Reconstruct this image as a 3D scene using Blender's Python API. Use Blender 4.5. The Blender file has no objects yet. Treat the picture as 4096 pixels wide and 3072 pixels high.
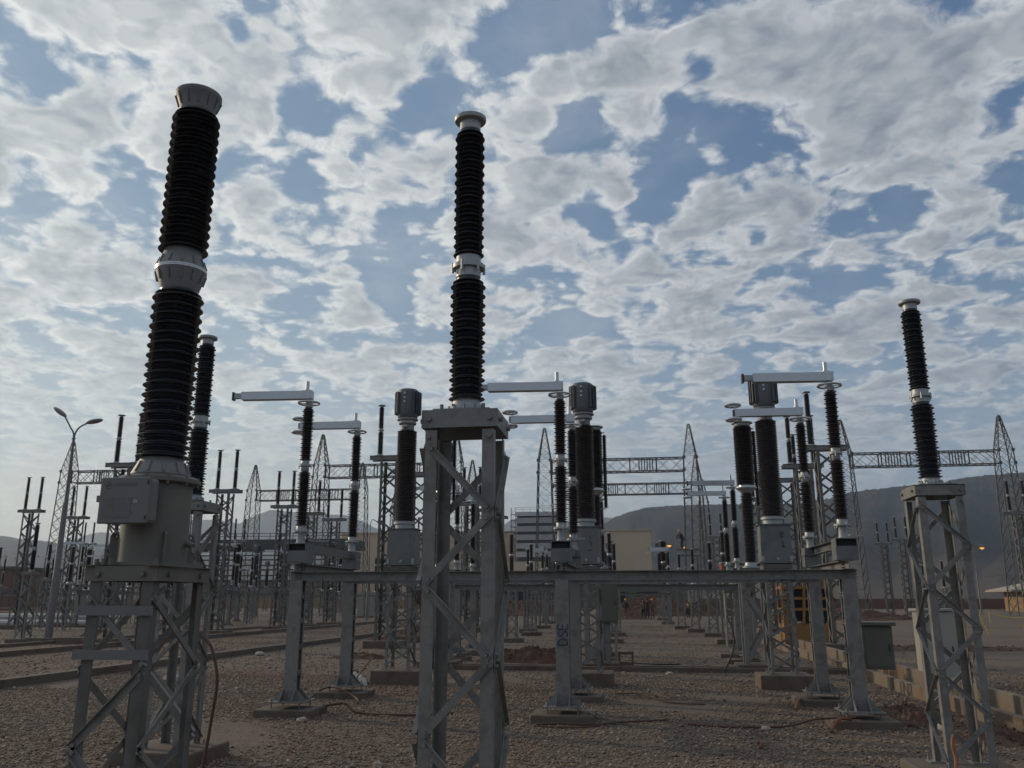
import bpy, math, random
import numpy as np
from mathutils import Vector, Matrix, noise as mnoise
R = math.radians
random.seed(7)
S = bpy.context.scene
C = S.collection

# ------------------------------------------------------------------ camera, sky, sun, exposure
cam = bpy.data.objects.new('camera', bpy.data.cameras.new('camera'))
C.objects.link(cam)
cam.location = (0, 0, 1.7)
cam.rotation_euler = (R(90 + 14.2), 0, R(8.3))
cam.data.sensor_width = 36
cam.data.lens = 36 * 3410 / 4096
cam.data.clip_start = .05
cam.data.clip_end = 40000
S.camera = cam
S.view_settings.view_transform = 'Standard'
S.view_settings.look = 'None'
S.view_settings.exposure = 0.0
S.view_settings.gamma = 1.0
SUN_AZ, SUN_EL = 68.0, 19.0            # degrees left of +Y, above the horizon
sdir = Vector((-math.sin(R(SUN_AZ)) * math.cos(R(SUN_EL)), math.cos(R(SUN_AZ)) * math.cos(R(SUN_EL)), math.sin(R(SUN_EL))))
sl = bpy.data.lights.new('sun', 'SUN')
sl.energy = 2.0
sl.angle = R(1.5)
sl.color = (1.0, .80, .56)
so = bpy.data.objects.new('sun', sl)
C.objects.link(so)
so.rotation_euler = sdir.to_track_quat('Z', 'Y').to_euler()


class NG:
    """small helper round a node tree"""
    def __init__(s, tree):
        s.t = tree; s.N = tree.nodes; s.L = tree.links
    def put(s, inp, v):
        if isinstance(v, bpy.types.NodeSocket): s.L.new(v, inp)
        elif v is not None: inp.default_value = v
    def m(s, op, a, b=None, c=None, clamp=False):
        n = s.N.new('ShaderNodeMath'); n.operation = op; n.use_clamp = clamp
        s.put(n.inputs[0], a)
        if b is not None: s.put(n.inputs[1], b)
        if c is not None: s.put(n.inputs[2], c)
        return n.outputs[0]
    def v(s, op, a, b=None, sc=None):
        n = s.N.new('ShaderNodeVectorMath'); n.operation = op
        s.put(n.inputs[0], a)
        if b is not None: s.put(n.inputs[1], b)
        if sc is not None: s.put(n.inputs['Scale'], sc)
        return n.outputs['Value'] if op in ('DOT_PRODUCT', 'LENGTH') else n.outputs[0]
    def noise(s, vec, scale, detail=4, rough=.5, dist=0, lac=2.0, two=False):
        n = s.N.new('ShaderNodeTexNoise')
        s.put(n.inputs['Vector'], vec)
        n.inputs['Scale'].default_value = scale; n.inputs['Detail'].default_value = detail
        n.inputs['Roughness'].default_value = rough; n.inputs['Distortion'].default_value = dist
        n.inputs['Lacunarity'].default_value = lac
        if two: n.noise_dimensions = '2D'
        return n.outputs['Fac']
    def step(s, x, a, b, lo=0., hi=1.):
        n = s.N.new('ShaderNodeMapRange'); n.interpolation_type = 'SMOOTHSTEP'
        s.put(n.inputs[0], x); n.inputs[1].default_value = a; n.inputs[2].default_value = b
        n.inputs[3].default_value = lo; n.inputs[4].default_value = hi
        return n.outputs[0]
    def mix(s, f, a, b, mode='MIX'):
        n = s.N.new('ShaderNodeMix'); n.data_type = 'RGBA'; n.blend_type = mode
        s.put(n.inputs[0], f)
        for i, v in ((6, a), (7, b)):
            s.put(n.inputs[i], v if isinstance(v, bpy.types.NodeSocket) else (*v[:3], 1))
        return n.outputs[2]


# ---- world: physical sky with a layer of broken altocumulus laid on a plane far above the ground
W = bpy.data.worlds.new('World'); S.world = W; W.use_nodes = True
W.cycles.sampling_method = 'MANUAL'; W.cycles.sample_map_resolution = 512
g = NG(W.node_tree); g.N.clear()
tc = g.N.new('ShaderNodeTexCoord').outputs['Generated']
sky = g.N.new('ShaderNodeTexSky'); sky.sky_type = 'NISHITA'; sky.sun_disc = False
sky.sun_elevation = R(SUN_EL); sky.sun_rotation = R(-SUN_AZ); sky.altitude = 600
sky.air_density = 1.3; sky.dust_density = 1.2; sky.ozone_density = 1.6
sep = g.N.new('ShaderNodeSeparateXYZ'); g.L.new(tc, sep.inputs[0])
dx, dy, dz = sep.outputs
zc = g.m('ADD', g.m('MAXIMUM', dz, 0.0), 0.17)
u = g.m('DIVIDE', dx, zc); w_ = g.m('DIVIDE', dy, zc)
cmb = g.N.new('ShaderNodeCombineXYZ'); g.L.new(u, cmb.inputs[0]); g.L.new(w_, cmb.inputs[1])
P2 = cmb.outputs[0]


def img_dir(px, py, sc=4096 / 2212):
    """world direction of a cloud feature, from where it stands in the sky"""
    yaw, p = R(8.3), R(14.2)
    fw = Vector((-math.sin(yaw) * math.cos(p), math.cos(yaw) * math.cos(p), math.sin(p)))
    rt = Vector((math.cos(yaw), math.sin(yaw), 0)); up = rt.cross(fw)
    return (fw + rt * ((px * sc - 2048) / 3410) + up * ((1536 - py * sc) / 3410)).normalized()


HOLES = [(1181, 65, 85, 1), (1131, 95, 80, 1), (1256, 25, 55, .7), (1231, 285, 65, .95), (1262, 240, 55, .9), (1466, 30, 50, .9),
         (1456, 215, 62, .9), (1511, 140, 40, .8), (1426, 385, 75, 1), (1486, 350, 55, 1), (1626, 320, 52, .9), (1556, 262, 35, .8),
         (1731, 345, 34, .8), (1281, 440, 50, .9), (1416, 450, 52, .9), (1606, 395, 40, .7), (2181, 200, 46, 1), (1946, 430, 42, .9),
         (2196, 405, 40, .9), (1831, 480, 30, .8), (1406, 510, 28, .7), (1636, 515, 30, .8), (1356, 540, 30, .6), (515, 65, 34, 1),
         (110, 170, 38, .8), (45, 125, 30, .6), (940, 215, 62, 1), (1075, 130, 60, .9), (900, 260, 40, .7), (625, 228, 46, .8), (690, 268, 40, .8),
         (775, 330, 42, .8), (650, 402, 48, .8), (275, 412, 52, .9), (215, 355, 40, .8), (840, 505, 55, .9), (490, 340, 26, .6),
         (780, 545, 38, .7), (615, 676, 55, .8), (850, 616, 62, 1), (625, 735, 42, .7), (860, 660, 50, .8), (700, 640, 45, .5),
         (1300, 500, 30, .5), (1120, 180, 45, .8), (590, 300, 30, .5), (330, 440, 40, .7), (1370, 30, 40, .5), (1560, 560, 30, .5)]
CLOUDS = [(1385, 105, 85, .9), (1370, 150, 60, .6), (1150, 225, 85, 1), (1130, 170, 30, .5), (1405, 265, 70, .9), (1490, 305, 50, .8), (1200, 130, 28, .6),
          (1640, 120, 150, .9), (1850, 160, 220, .9), (2050, 80, 150, .7), (1990, 300, 110, .8), (800, 90, 190, .8), (640, 60, 70, .5), (200, 260, 70, .6),
          (100, 320, 90, .5), (420, 480, 60, .5), (845, 585, 32, .9), (740, 480, 80, .7), (560, 250, 35, .6), (1210, 430, 30, .4), (1100, 500, 90, .5),
          (300, 560, 160, .35), (1900, 600, 250, .3), (1350, 420, 30, .6), (1320, 390, 30, .6), (1560, 440, 48, .8), (1700, 420, 75, .7), (250, 100, 120, .45), (600, 180, 95, .95), (500, 235, 60, .7), (560, 420, 60, .5), (450, 25, 60, .5), (700, 170, 90, .6), (1030, 470, 60, .6), (1290, 560, 60, .5)]


def bumps(lst):
    acc = None
    for px, py, r, a in lst:
        c = img_dir(px, py)
        k = 1.0 / (1 - math.cos(r / 1841.0 * .80))
        d = g.v('DOT_PRODUCT', tc, tuple(c))
        e = g.m('MULTIPLY', g.m('EXPONENT', g.m('MULTIPLY', g.m('SUBTRACT', d, 1.0), k)), a)
        acc = e if acc is None else g.m('ADD', acc, e)
    return acc


hole = g.m('MINIMUM', bumps(HOLES), 1.25); fillc = g.m('MINIMUM', bumps(CLOUDS), 1.1)
wn = g.N.new('ShaderNodeTexNoise'); g.L.new(P2, wn.inputs['Vector']); wn.noise_dimensions = '2D'; wn.inputs['Scale'].default_value = 6.0; wn.inputs['Detail'].default_value = 5
warp = g.v('SCALE', g.v('SUBTRACT', wn.outputs['Color'], (.5, .5, .5)), None, .07)
PW = g.v('ADD', P2, warp)


def voro(vec, sc, sm):
    vo = g.N.new('ShaderNodeTexVoronoi'); vo.feature = 'SMOOTH_F1'; vo.voronoi_dimensions = '2D'; g.L.new(vec, vo.inputs['Vector'])
    vo.inputs['Scale'].default_value = sc; vo.inputs['Smoothness'].default_value = sm
    return g.m('SUBTRACT', 1.0, g.m('MULTIPLY', vo.outputs['Distance'], 1.35))


def cloudn(vec, det=9):
    """billowed cells (puffs inside puffs) broken up by fractal noise"""
    a = g.noise(vec, 3.7, det, .66, two=True)
    v1 = voro(vec, 7.0, .6); v2 = voro(vec, 16.0, .5); v3 = voro(vec, 38.0, .4)
    p = g.m('ADD', g.m('ADD', g.m('MULTIPLY', v1, .52), g.m('MULTIPLY', v2, .33)), g.m('MULTIPLY', v3, .15))
    return g.m('ADD', g.m('MULTIPLY', a, .66), g.m('MULTIPLY', p, .34))


n0 = cloudn(PW)
ns = cloudn(PW, 5)
n1 = cloudn(g.v('ADD', PW, (sdir.x * .035, sdir.y * .035, 0)), 5)
bias = g.m('ADD', g.m('SUBTRACT', g.m('MULTIPLY', fillc, .085), g.m('MULTIPLY', hole, .165)), .083)
den = g.m('ADD', n0, bias); dens = g.m('ADD', ns, bias)
mask = g.step(den, .462, .605)
thick = g.step(dens, .53, .68)
litn = g.m('ADD', g.m('MULTIPLY', g.m('SUBTRACT', ns, n1), 4.5), .50, clamp=True)
sunp = g.v('DOT_PRODUCT', tc, tuple(sdir))
sunf = g.step(sunp, .20, .98)
rim = g.m('MULTIPLY', g.m('MULTIPLY', g.step(den, .49, .56), g.step(den, .56, .66, 1., 0.)), g.m('ADD', litn, .2))
bright = g.m('ADD', g.m('MULTIPLY', litn, .46), g.m('MULTIPLY', g.m('SUBTRACT', 1.0, thick), .52))
bright = g.m('ADD', bright, g.m('MULTIPLY', rim, .22), clamp=True)
cl = g.mix(bright, (.235, .270, .325), (.66, .68, .69))
cl = g.mix(g.step(sunp, -.35, .35, .30, 0.), cl, g.mix(bright, (.17, .20, .26), (.46, .49, .53)))
cl = g.mix(g.m('MULTIPLY', sunf, .75), cl, g.mix(bright, (.40, .46, .49), (1.0, 1.0, .95)))
base = g.v('SCALE', sky.outputs[0], None, .090)
base = g.mix(.58, base, (.080, .165, .325))
base = g.mix(g.m('MULTIPLY', sunf, .5), base, (.30, .42, .53))
wisp = g.m('MULTIPLY', g.step(g.noise(PW, 2.2, 6, .6, two=True), .42, .75), .24)
base = g.mix(g.step(dz, .10, .52, .62, 0.), base, g.mix(sunf, (.27, .38, .50), (.46, .57, .62)))
col = g.mix(g.m('MULTIPLY', g.m('MAXIMUM', mask, wisp), .94), base, cl)
hz = g.step(dz, .02, .33, 1., 0.)
hcol = g.mix(g.step(sunp, .1, .92), (.30, .36, .43), (.88, .86, .70))
hcol = g.mix(g.step(dz, .03, .20), hcol, g.mix(sunf, (.34, .41, .475), (.62, .68, .68)))
col = g.mix(g.m('MULTIPLY', hz, .86), col, hcol)
bg = g.N.new('ShaderNodeBackground'); g.L.new(col, bg.inputs[0]); bg.inputs[1].default_value = 1.0
wo = g.N.new('ShaderNodeOutputWorld'); g.L.new(bg.outputs[0], wo.inputs[0])


# ------------------------------------------------------------------ materials
MATS = {}


def mat(name, col, rough=.6, metal=0., var=.15, vs=6., bump=0., bs=40., col2=None, spec=.5, c2s=1.2, c2t=(.5, .62), emit=None):
    m_ = bpy.data.materials.new(name); m_.use_nodes = True
    q = NG(m_.node_tree)
    b = q.N['Principled BSDF']
    geo = q.N.new('ShaderNodeNewGeometry').outputs['Position']
    a = q.noise(geo, vs, 5, .6)
    f = q.m('ADD', q.m('MULTIPLY', q.m('SUBTRACT', a, .5), 2 * var), 1.0)
    c = col
    if col2 is not None:
        k = q.step(q.noise(geo, c2s, 5, .6, .3), *c2t)
        c = q.mix(k, col, col2)
        c = q.v('SCALE', c, None, f)
    else:
        n = q.N.new('ShaderNodeRGB'); n.outputs[0].default_value = (*col, 1)
        c = q.v('SCALE', n.outputs[0], None, f)
    q.L.new(c, b.inputs['Base Color'])
    b.inputs['Metallic'].default_value = metal
    b.inputs['Specular IOR Level'].default_value = spec
    rr = q.m('ADD', rough, q.m('MULTIPLY', q.m('SUBTRACT', a, .5), .25), clamp=True)
    q.L.new(rr, b.inputs['Roughness'])
    if bump:
        bn = q.N.new('ShaderNodeBump'); bn.inputs['Strength'].default_value = bump; bn.inputs['Distance'].default_value = .02
        q.L.new(q.noise(geo, bs, 6, .65), bn.inputs['Height']); q.L.new(bn.outputs[0], b.inputs['Normal'])
    if emit:
        b.inputs['Emission Color'].default_value = (*emit[0], 1); b.inputs['Emission Strength'].default_value = emit[1]
    MATS[name] = m_
    return m_


GALV = mat('galvanised_steel', (.215, .210, .196), .55, .25, .30, 14, .12, 60, col2=(.165, .160, .148), c2s=5.5)
GALVD = mat('weathered_galvanised_steel', (.135, .130, .120), .65, .15, .22, 5, .1, 50, col2=(.105, .096, .085), c2s=2)
ALU = mat('bright_aluminium', (.52, .54, .56), .34, .75, .10, 12)
CAST = mat('cast_aluminium', (.36, .38, .385), .48, .45, .16, 14, .1, 80)
CASTG = mat('dull_cast_metal', (.215, .215, .21), .55, .3, .2, 14, .15, 70)
PORC = mat('brown_porcelain', (.028, .019, .019), .30, 0, .35, 9, spec=.8, col2=(.052, .042, .038), c2s=7, c2t=(.5, .75))
PORCB = mat('black_porcelain', (.017, .020, .029), .30, 0, .35, 9, spec=.8, col2=(.042, .040, .042), c2s=7, c2t=(.5, .75))
TANK = mat('grey_tank_paint', (.150, .140, .122), .55, .05, .16, 4, .06, 30, col2=(.170, .155, .13), c2s=2.5)
BOXP = mat('grey_box_paint', (.165, .165, .163), .50, .1, .10, 7, .05, 40)
PAINT = mat('blue_grey_paint', (.160, .168, .165), .45, .15, .12, 5, .04, 40, col2=(.125, .14, .145), c2s=4)
FIN = mat('dark_grey_finned_paint', (.115, .125, .135), .50, .2, .12, 8)
BOLT = mat('dark_bolt_steel', (.06, .06, .065), .5, .5, .2, 20)
DARK = mat('dark_opening', (.012, .013, .014), .7, 0, .1, 5)
CONC = mat('concrete', (.135, .108, .084), .9, 0, .25, 7, .5, 45, col2=(.105, .070, .050), c2s=2.2, c2t=(.48, .66))
CONCL = mat('pale_concrete', (.185, .155, .118), .9, 0, .25, 6, .4, 40, col2=(.175, .105, .064), c2s=.6, c2t=(.42, .68))
CABG = mat('light_grey_cabinet_paint', (.33, .32, .285), .5, 0, .08, 3)
CABD = mat('olive_grey_cabinet_paint', (.105, .112, .088), .55, 0, .08, 3)
YELW = mat('yellow_steel_paint', (.30, .150, .045), .6, 0, .15, 6)
REDM = mat('red_paint', (.40, .04, .03), .5, 0, .1, 5)
BLUEINK = mat('blue_marker_ink', (.018, .045, .105), .6, 0, .2, 60)
REDINK = mat('red_marker_ink', (.20, .02, .02), .6, 0, .2, 60)
RUST = mat('rusty_steel', (.16, .065, .035), .8, .1, .3, 20, .2, 60)
COPB = mat('dull_brown_conduit', (.085, .042, .028), .7, 0, .3, 20)
COPR = mat('orange_brown_conduit', (.20, .075, .03), .6, 0, .25, 30)
CABLE = mat('black_cable', (.02, .018, .016), .6, 0, .2, 20)
ROCK = mat('pale_stone', (.36, .32, .27), .9, 0, .25, 14, .5, 30)
SOIL = mat('red_soil', (.105, .058, .040), .95, 0, .4, 9, 1.0, 18, col2=(.135, .088, .062), c2s=4)
BEIGE = mat('beige_cladding', (.56, .435, .31), .75, 0, .06, .05)
WHITEC = mat('white_louvre_cladding', (.50, .51, .52), .6, 0, .06, .2)
DKGRN = mat('dark_green_steel', (.045, .058, .055), .6, .1, .15, .3)
BRICK = mat('brown_brickwork', (.15, .085, .06), .9, 0, .2, 1.5, .3, 9)
OCHRE = mat('ochre_render', (.30, .19, .10), .85, 0, .1, .5)
ROOFW = mat('pale_roof_sheet', (.34, .29, .22), .6, 0, .1, .6)
PLAST = mat('white_plastic_sheet', (.62, .58, .52), .5, 0, .15, 9, .3, 25)
PIPEW = mat('white_pipe', (.42, .42, .40), .5, 0, .1, 2)
LAMPG = mat('street_lamp_grey', (.15, .15, .146), .5, .3, .1, 4)
LAMPW = mat('worn_lamp_shell', (.20, .175, .165), .55, 0, .15, 8)
AMBER = mat('lit_amber_lens', (.9, .35, .04), .4, 0, .05, 5, emit=((1.0, .38, .05), 1.4))
SKIN = mat('skin', (.30, .16, .10), .6, 0, .05, 5)
HATY = mat('yellow_hard_hat', (.75, .36, .03), .4, 0, .05, 5)
NAVY = mat('dark_navy_cloth', (.022, .025, .035), .85, 0, .15, 9)
KHAKI = mat('khaki_cloth', (.13, .10, .065), .85, 0, .15, 9)
MAROON = mat('maroon_cloth', (.055, .015, .018), .85, 0, .15, 9)
TAPE = mat('yellow_warning_tape', (.60, .46, .04), .5, 0, .1, 5)
WOOD = mat('old_timber', (.16, .11, .075), .85, 0, .25, 12, .3, 30)
STRAW = mat('dry_scrub', (.20, .14, .075), .95, 0, .4, 2)
FOIL = mat('dark_scrub_foliage', (.050, .048, .030), .95, 0, .4, 2)


# ------------------------------------------------------------------ mesh helpers
class MB:
    def __init__(s): s.v = []; s.f = []; s.sm = []
    def add(s, vs, fs, smooth=False):
        o = len(s.v); s.v.extend([tuple(p) for p in vs]); s.f.extend([tuple(i + o for i in f) for f in fs]); s.sm.extend([smooth] * len(fs))
        return s
    def box(s, c, d, rot=None, taper=None):
        x, y, z = d[0] / 2, d[1] / 2, d[2] / 2
        t = taper or 1.0
        P = [Vector((sx * x * (t if sz > 0 else 1), sy * y * (t if sz > 0 else 1), sz * z)) for sz in (-1, 1) for sx, sy in ((-1, -1), (1, -1), (1, 1), (-1, 1))]
        if rot is not None: P = [rot @ p for p in P]
        c = Vector(c)
        return s.add([p + c for p in P], [(0, 3, 2, 1), (4, 5, 6, 7), (0, 1, 5, 4), (1, 2, 6, 5), (2, 3, 7, 6), (3, 0, 4, 7)])
    def frame(s, p0, p1, up=(0, 0, 1)):
        p0, p1 = Vector(p0), Vector(p1); d = (p1 - p0); L = d.length; d.normalize()
        up = Vector(up)
        if abs(d.dot(up)) > .98: up = Vector((0, 1, 0))
        a = up.cross(d).normalized(); b = d.cross(a)
        return (p0 + p1) / 2, L, Matrix((a, b, d)).transposed()
    def bar(s, p0, p1, w, h, up=(0, 0, 1)):
        c, L, M = s.frame(p0, p1, up)
        return s.box(c, (w, h, L), M)
    def angle(s, p0, p1, w, t, ax, ay):
        """angle iron: two flanges of width w from the corner line p0-p1 along directions ax and ay"""
        p0, p1, ax, ay = Vector(p0), Vector(p1), Vector(ax), Vector(ay)
        prof = [(0, 0), (w, 0), (w, t), (t, t), (t, w), (0, w)]
        vs = [p + ax * a + ay * b for p in (p0, p1) for a, b in prof]
        n = 6
        fs = [(i, (i + 1) % n, (i + 1) % n + n, i + n) for i in range(n)] + [(0, 1, 2, 3), (0, 3, 4, 5), (6, 7, 8, 9), (6, 9, 10, 11)]
        return s.add(vs, fs)
    def ibeam(s, p0, p1, w, h, t=.012, up=(0, 0, 1)):
        c, L, M = s.frame(p0, p1, up)
        for off, d in (((0, h / 2 - t / 2, 0), (w, t, L)), ((0, -h / 2 + t / 2, 0), (w, t, L)), ((0, 0, 0), (t, h - 2 * t, L))):
            s.box(c + M @ Vector(off), d, M)
        return s
    def lathe(s, prof, seg=24, c=(0, 0, 0), M=None, smooth=True, cap=True):
        c = Vector(c); vs = []
        for r, z in prof:
            for k in range(seg):
                a = 2 * math.pi * k / seg
                p = Vector((r * math.cos(a), r * math.sin(a), z))
                vs.append(c + (M @ p if M is not None else p))
        fs = []
        for i in range(len(prof) - 1):
            for k in range(seg):
                k2 = (k + 1) % seg
                fs.append((i * seg + k, i * seg + k2, (i + 1) * seg + k2, (i + 1) * seg + k))
        s.add(vs, fs, smooth)
        if cap:
            o = len(s.v) - len(vs)
            s.f.append(tuple(o + k for k in reversed(range(seg)))); s.sm.append(False)
            s.f.append(tuple(o + (len(prof) - 1) * seg + k for k in range(seg))); s.sm.append(False)
        return s
    def cyl(s, p0, p1, r, r2=None, seg=12):
        c, L, M = s.frame(p0, p1)
        return s.lathe([(r, -L / 2), (r2 if r2 is not None else r, L / 2)], seg, c, M)
    def torus(s, c, Rr, r, M=None, seg=32, sub=8):
        vs = []; fs = []; c = Vector(c)
        for i in range(seg):
            a = 2 * math.pi * i / seg
            for j in range(sub):
                b = 2 * math.pi * j / sub
                p = Vector(((Rr + r * math.cos(b)) * math.cos(a), (Rr + r * math.cos(b)) * math.sin(a), r * math.sin(b)))
                vs.append(c + (M @ p if M is not None else p))
                fs.append((i * sub + j, ((i + 1) % seg) * sub + j, ((i + 1) % seg) * sub + (j + 1) % sub, i * sub + (j + 1) % sub))
        return s.add(vs, fs, True)
    def tube(s, pts, r, seg=8):
        pts = [Vector(p) for p in pts]
        vs = []; n = len(pts)
        rs = r if isinstance(r, (list, tuple)) else [r] * n
        prev = None
        for i, p in enumerate(pts):
            d = (pts[min(i + 1, n - 1)] - pts[max(i - 1, 0)]).normalized()
            if prev is None: a = d.orthogonal().normalized()
            else: a = (prev - d * prev.dot(d)).normalized()
            prev = a; b = d.cross(a)
            for k in range(seg):
                t = 2 * math.pi * k / seg
                vs.append(p + a * rs[i] * math.cos(t) + b * rs[i] * math.sin(t))
        fs = [(i * seg + k, i * seg + (k + 1) % seg, (i + 1) * seg + (k + 1) % seg, (i + 1) * seg + k) for i in range(n - 1) for k in range(seg)]
        fs += [tuple(reversed(range(seg))), tuple((n - 1) * seg + k for k in range(seg))]
        return s.add(vs, fs, True)
    def bolt(s, c, n=(0, -1, 0), r=.014, h=.016):
        c = Vector(c); n = Vector(n)
        return s.cyl(c, c + n * h, r, seg=6)
    def build(s, name, m_, parent=None, bev=0.):
        me = bpy.data.meshes.new(name); me.from_pydata(s.v, [], s.f); me.validate()
        if len(me.polygons) == len(s.sm): me.polygons.foreach_set('use_smooth', s.sm)
        me.materials.append(m_)
        if any(s.sm): me.set_sharp_from_angle(angle=R(42))
        o = bpy.data.objects.new(name, me); C.objects.link(o)
        if parent is not None: o.parent = parent
        if bev:
            b = o.modifiers.new('bevel', 'BEVEL'); b.width = bev; b.segments = 2; b.limit_method = 'ANGLE'
        return o


def spline(pts, n=10):
    pts = [Vector(p) for p in pts]; out = []
    P = [pts[0]] + pts + [pts[-1]]
    for i in range(1, len(P) - 2):
        for k in range(n):
            t = k / n
            a, b, c, d = P[i - 1], P[i], P[i + 1], P[i + 2]
            out.append(.5 * ((2 * b) + (c - a) * t + (2 * a - 5 * b + 4 * c - d) * t * t + (3 * b - a - 3 * c + d) * t ** 3))
    out.append(pts[-1])
    return out


def tag(o, label=None, cat=None, group=None, kind=None):
    if label: o['label'] = label
    if cat: o['category'] = cat
    if group: o['group'] = group
    if kind: o['kind'] = kind
    return o


def thing(name, label, cat, loc=(0, 0, 0), rz=0, group=None):
    o = bpy.data.objects.new(name, None); C.objects.link(o); o.location = loc; o.rotation_euler = (0, 0, rz)
    o.empty_display_size = .2
    return tag(o, label, cat, group)


def dup(root, loc, rz=0, label=None, group=None):
    r = root.copy(); C.objects.link(r); r.location = loc; r.rotation_euler = (0, 0, rz)
    if label: r['label'] = label
    if group: r['group'] = group
    for ch in list(root.children):
        c = ch.copy(); C.objects.link(c); c.parent = r
        for gc in list(ch.children):
            d = gc.copy(); C.objects.link(d); d.parent = c
    return r


USED = set()


def place(proto, loc, label, group=None, rz=0):
    """first use moves the prototype itself, later uses copy it"""
    if proto.name not in USED:
        USED.add(proto.name); proto.location = loc; proto.rotation_euler = (0, 0, rz)
        proto['label'] = label
        if group: proto['group'] = group
        return proto
    return dup(proto, loc, rz, label, group)


# ------------------------------------------------------------------ shared shapes
def sheds(z0, z1, core, R1, R2, n, seg=28):
    """porcelain insulator body: n sheds, alternately radius R1 and R2, on a tapering core"""
    p = (z1 - z0) / n; prof = [(core, z0)]
    for i in range(n):
        r = R1 if i % 2 == 0 else R2; z = z0 + i * p
        prof += [(core, z + .20 * p), (core + (r - core) * .45, z + .16 * p), (r - .004, z + .02 * p), (r, z + .10 * p), (r - .004, z + .24 * p), (core + (r - core) * .35, z + .52 * p), (core, z + .74 * p)]
    prof.append((core, z1))
    return MB().lathe(prof, seg)


def joint(z0, z1, r, rf, seg=24):
    """pair of cast caps bolted together between two porcelain bodies"""
    m_ = MB(); zm = (z0 + z1) / 2; t = (z1 - z0)
    m_.lathe([(r * .86, z0), (r, z0 + t * .06), (r, zm - t * .10), (rf, zm - t * .07), (rf, zm + t * .10), (r * 1.02, zm + t * .13), (r, z1 - t * .05), (r * .9, z1)], seg)
    for k in range(6):
        a = k * math.pi / 3 + .3
        x, y = math.cos(a) * rf * .98, math.sin(a) * rf * .98
        m_.cyl((x, y, zm - t * .26), (x, y, zm + t * .16), rf * .085, seg=6)
    return m_


def column_lattice(root, w, d, h, panels, lw=.065, bw=.045, z0=0., near=True, legm=GALV, base=True):
    """four angle-iron legs with single lacing that reads as an X from the front"""
    hx, hy = w / 2, d / 2
    for sx, sy in ((-1, -1), (1, -1), (1, 1), (-1, 1)):
        m_ = MB().angle((sx * hx, sy * hy, z0), (sx * hx, sy * hy, h), lw, .007 if near else .012, (-sx, 0, 0), (0, -sy, 0))
        if base:
            m_.box((sx * (hx - .02), sy * (hy - .02), z0 + .006), (lw * 2, lw * 2, .012))
            m_.cyl((sx * (hx + .03), sy * (hy + .03), z0 - .02), (sx * (hx + .03), sy * (hy + .03), z0 + .06), .012, seg=6)
        m_.build('leg', legm, root)
    ph = (h - z0 - .15) / panels
    lac = MB()
    for face in range(4):
        for i in range(panels):
            za, zb = z0 + .08 + i * ph, z0 + .08 + (i + 1) * ph - .02
            if (panels - 1 - i + face) % 2: a, b = -1, 1
            else: a, b = 1, -1
            o = .004
            if face == 0: p0, p1, n = (a * (hx - .02), -hy - o, za), (b * (hx - .02), -hy - o, zb), (0, -1, 0)
            elif face == 1: p0, p1, n = (a * (hx - .02), hy + o, za), (b * (hx - .02), hy + o, zb), (0, 1, 0)
            elif face == 2: p0, p1, n = (-hx - o, a * (hy - .02), za), (-hx - o, b * (hy - .02), zb), (-1, 0, 0)
            else: p0, p1, n = (hx + o, a * (hy - .02), za), (hx + o, b * (hy - .02), zb), (1, 0, 0)
            m_ = MB() if near else lac
            dd = (Vector(p1) - Vector(p0)).normalized(); side = Vector(n).cross(dd)
            P0, P1 = Vector(p0) + Vector(n) * .004, Vector(p1) + Vector(n) * .004
            if near:
                m_.angle(P0 - side * bw / 2, P1 - side * bw / 2, bw, .005, side, Vector(n) * (.45 if face < 2 else .65))
                m_.bolt(P0 + dd * .03 + Vector(n) * .004, n, .012, .014); m_.bolt(P1 - dd * .03 + Vector(n) * .004, n, .012, .014)
                m_.build('brace', GALV, root)
            else:
                m_.bar(P0, P1, bw, .010, n)
    if not near: lac.build('lacing', legm, root)


def plinth(x, y, w, d, label, h=.15, group='concrete plinths under the steel supports', rz=0.):
    m_ = MB().box((0, 0, h / 2 - .1), (w, d, h + .2))
    o = m_.build('concrete_plinth', CONC, None, .018); o.location = (x, y, 0); o.rotation_euler = (0, 0, rz)
    return tag(o, label, 'plinth', group)


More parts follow.
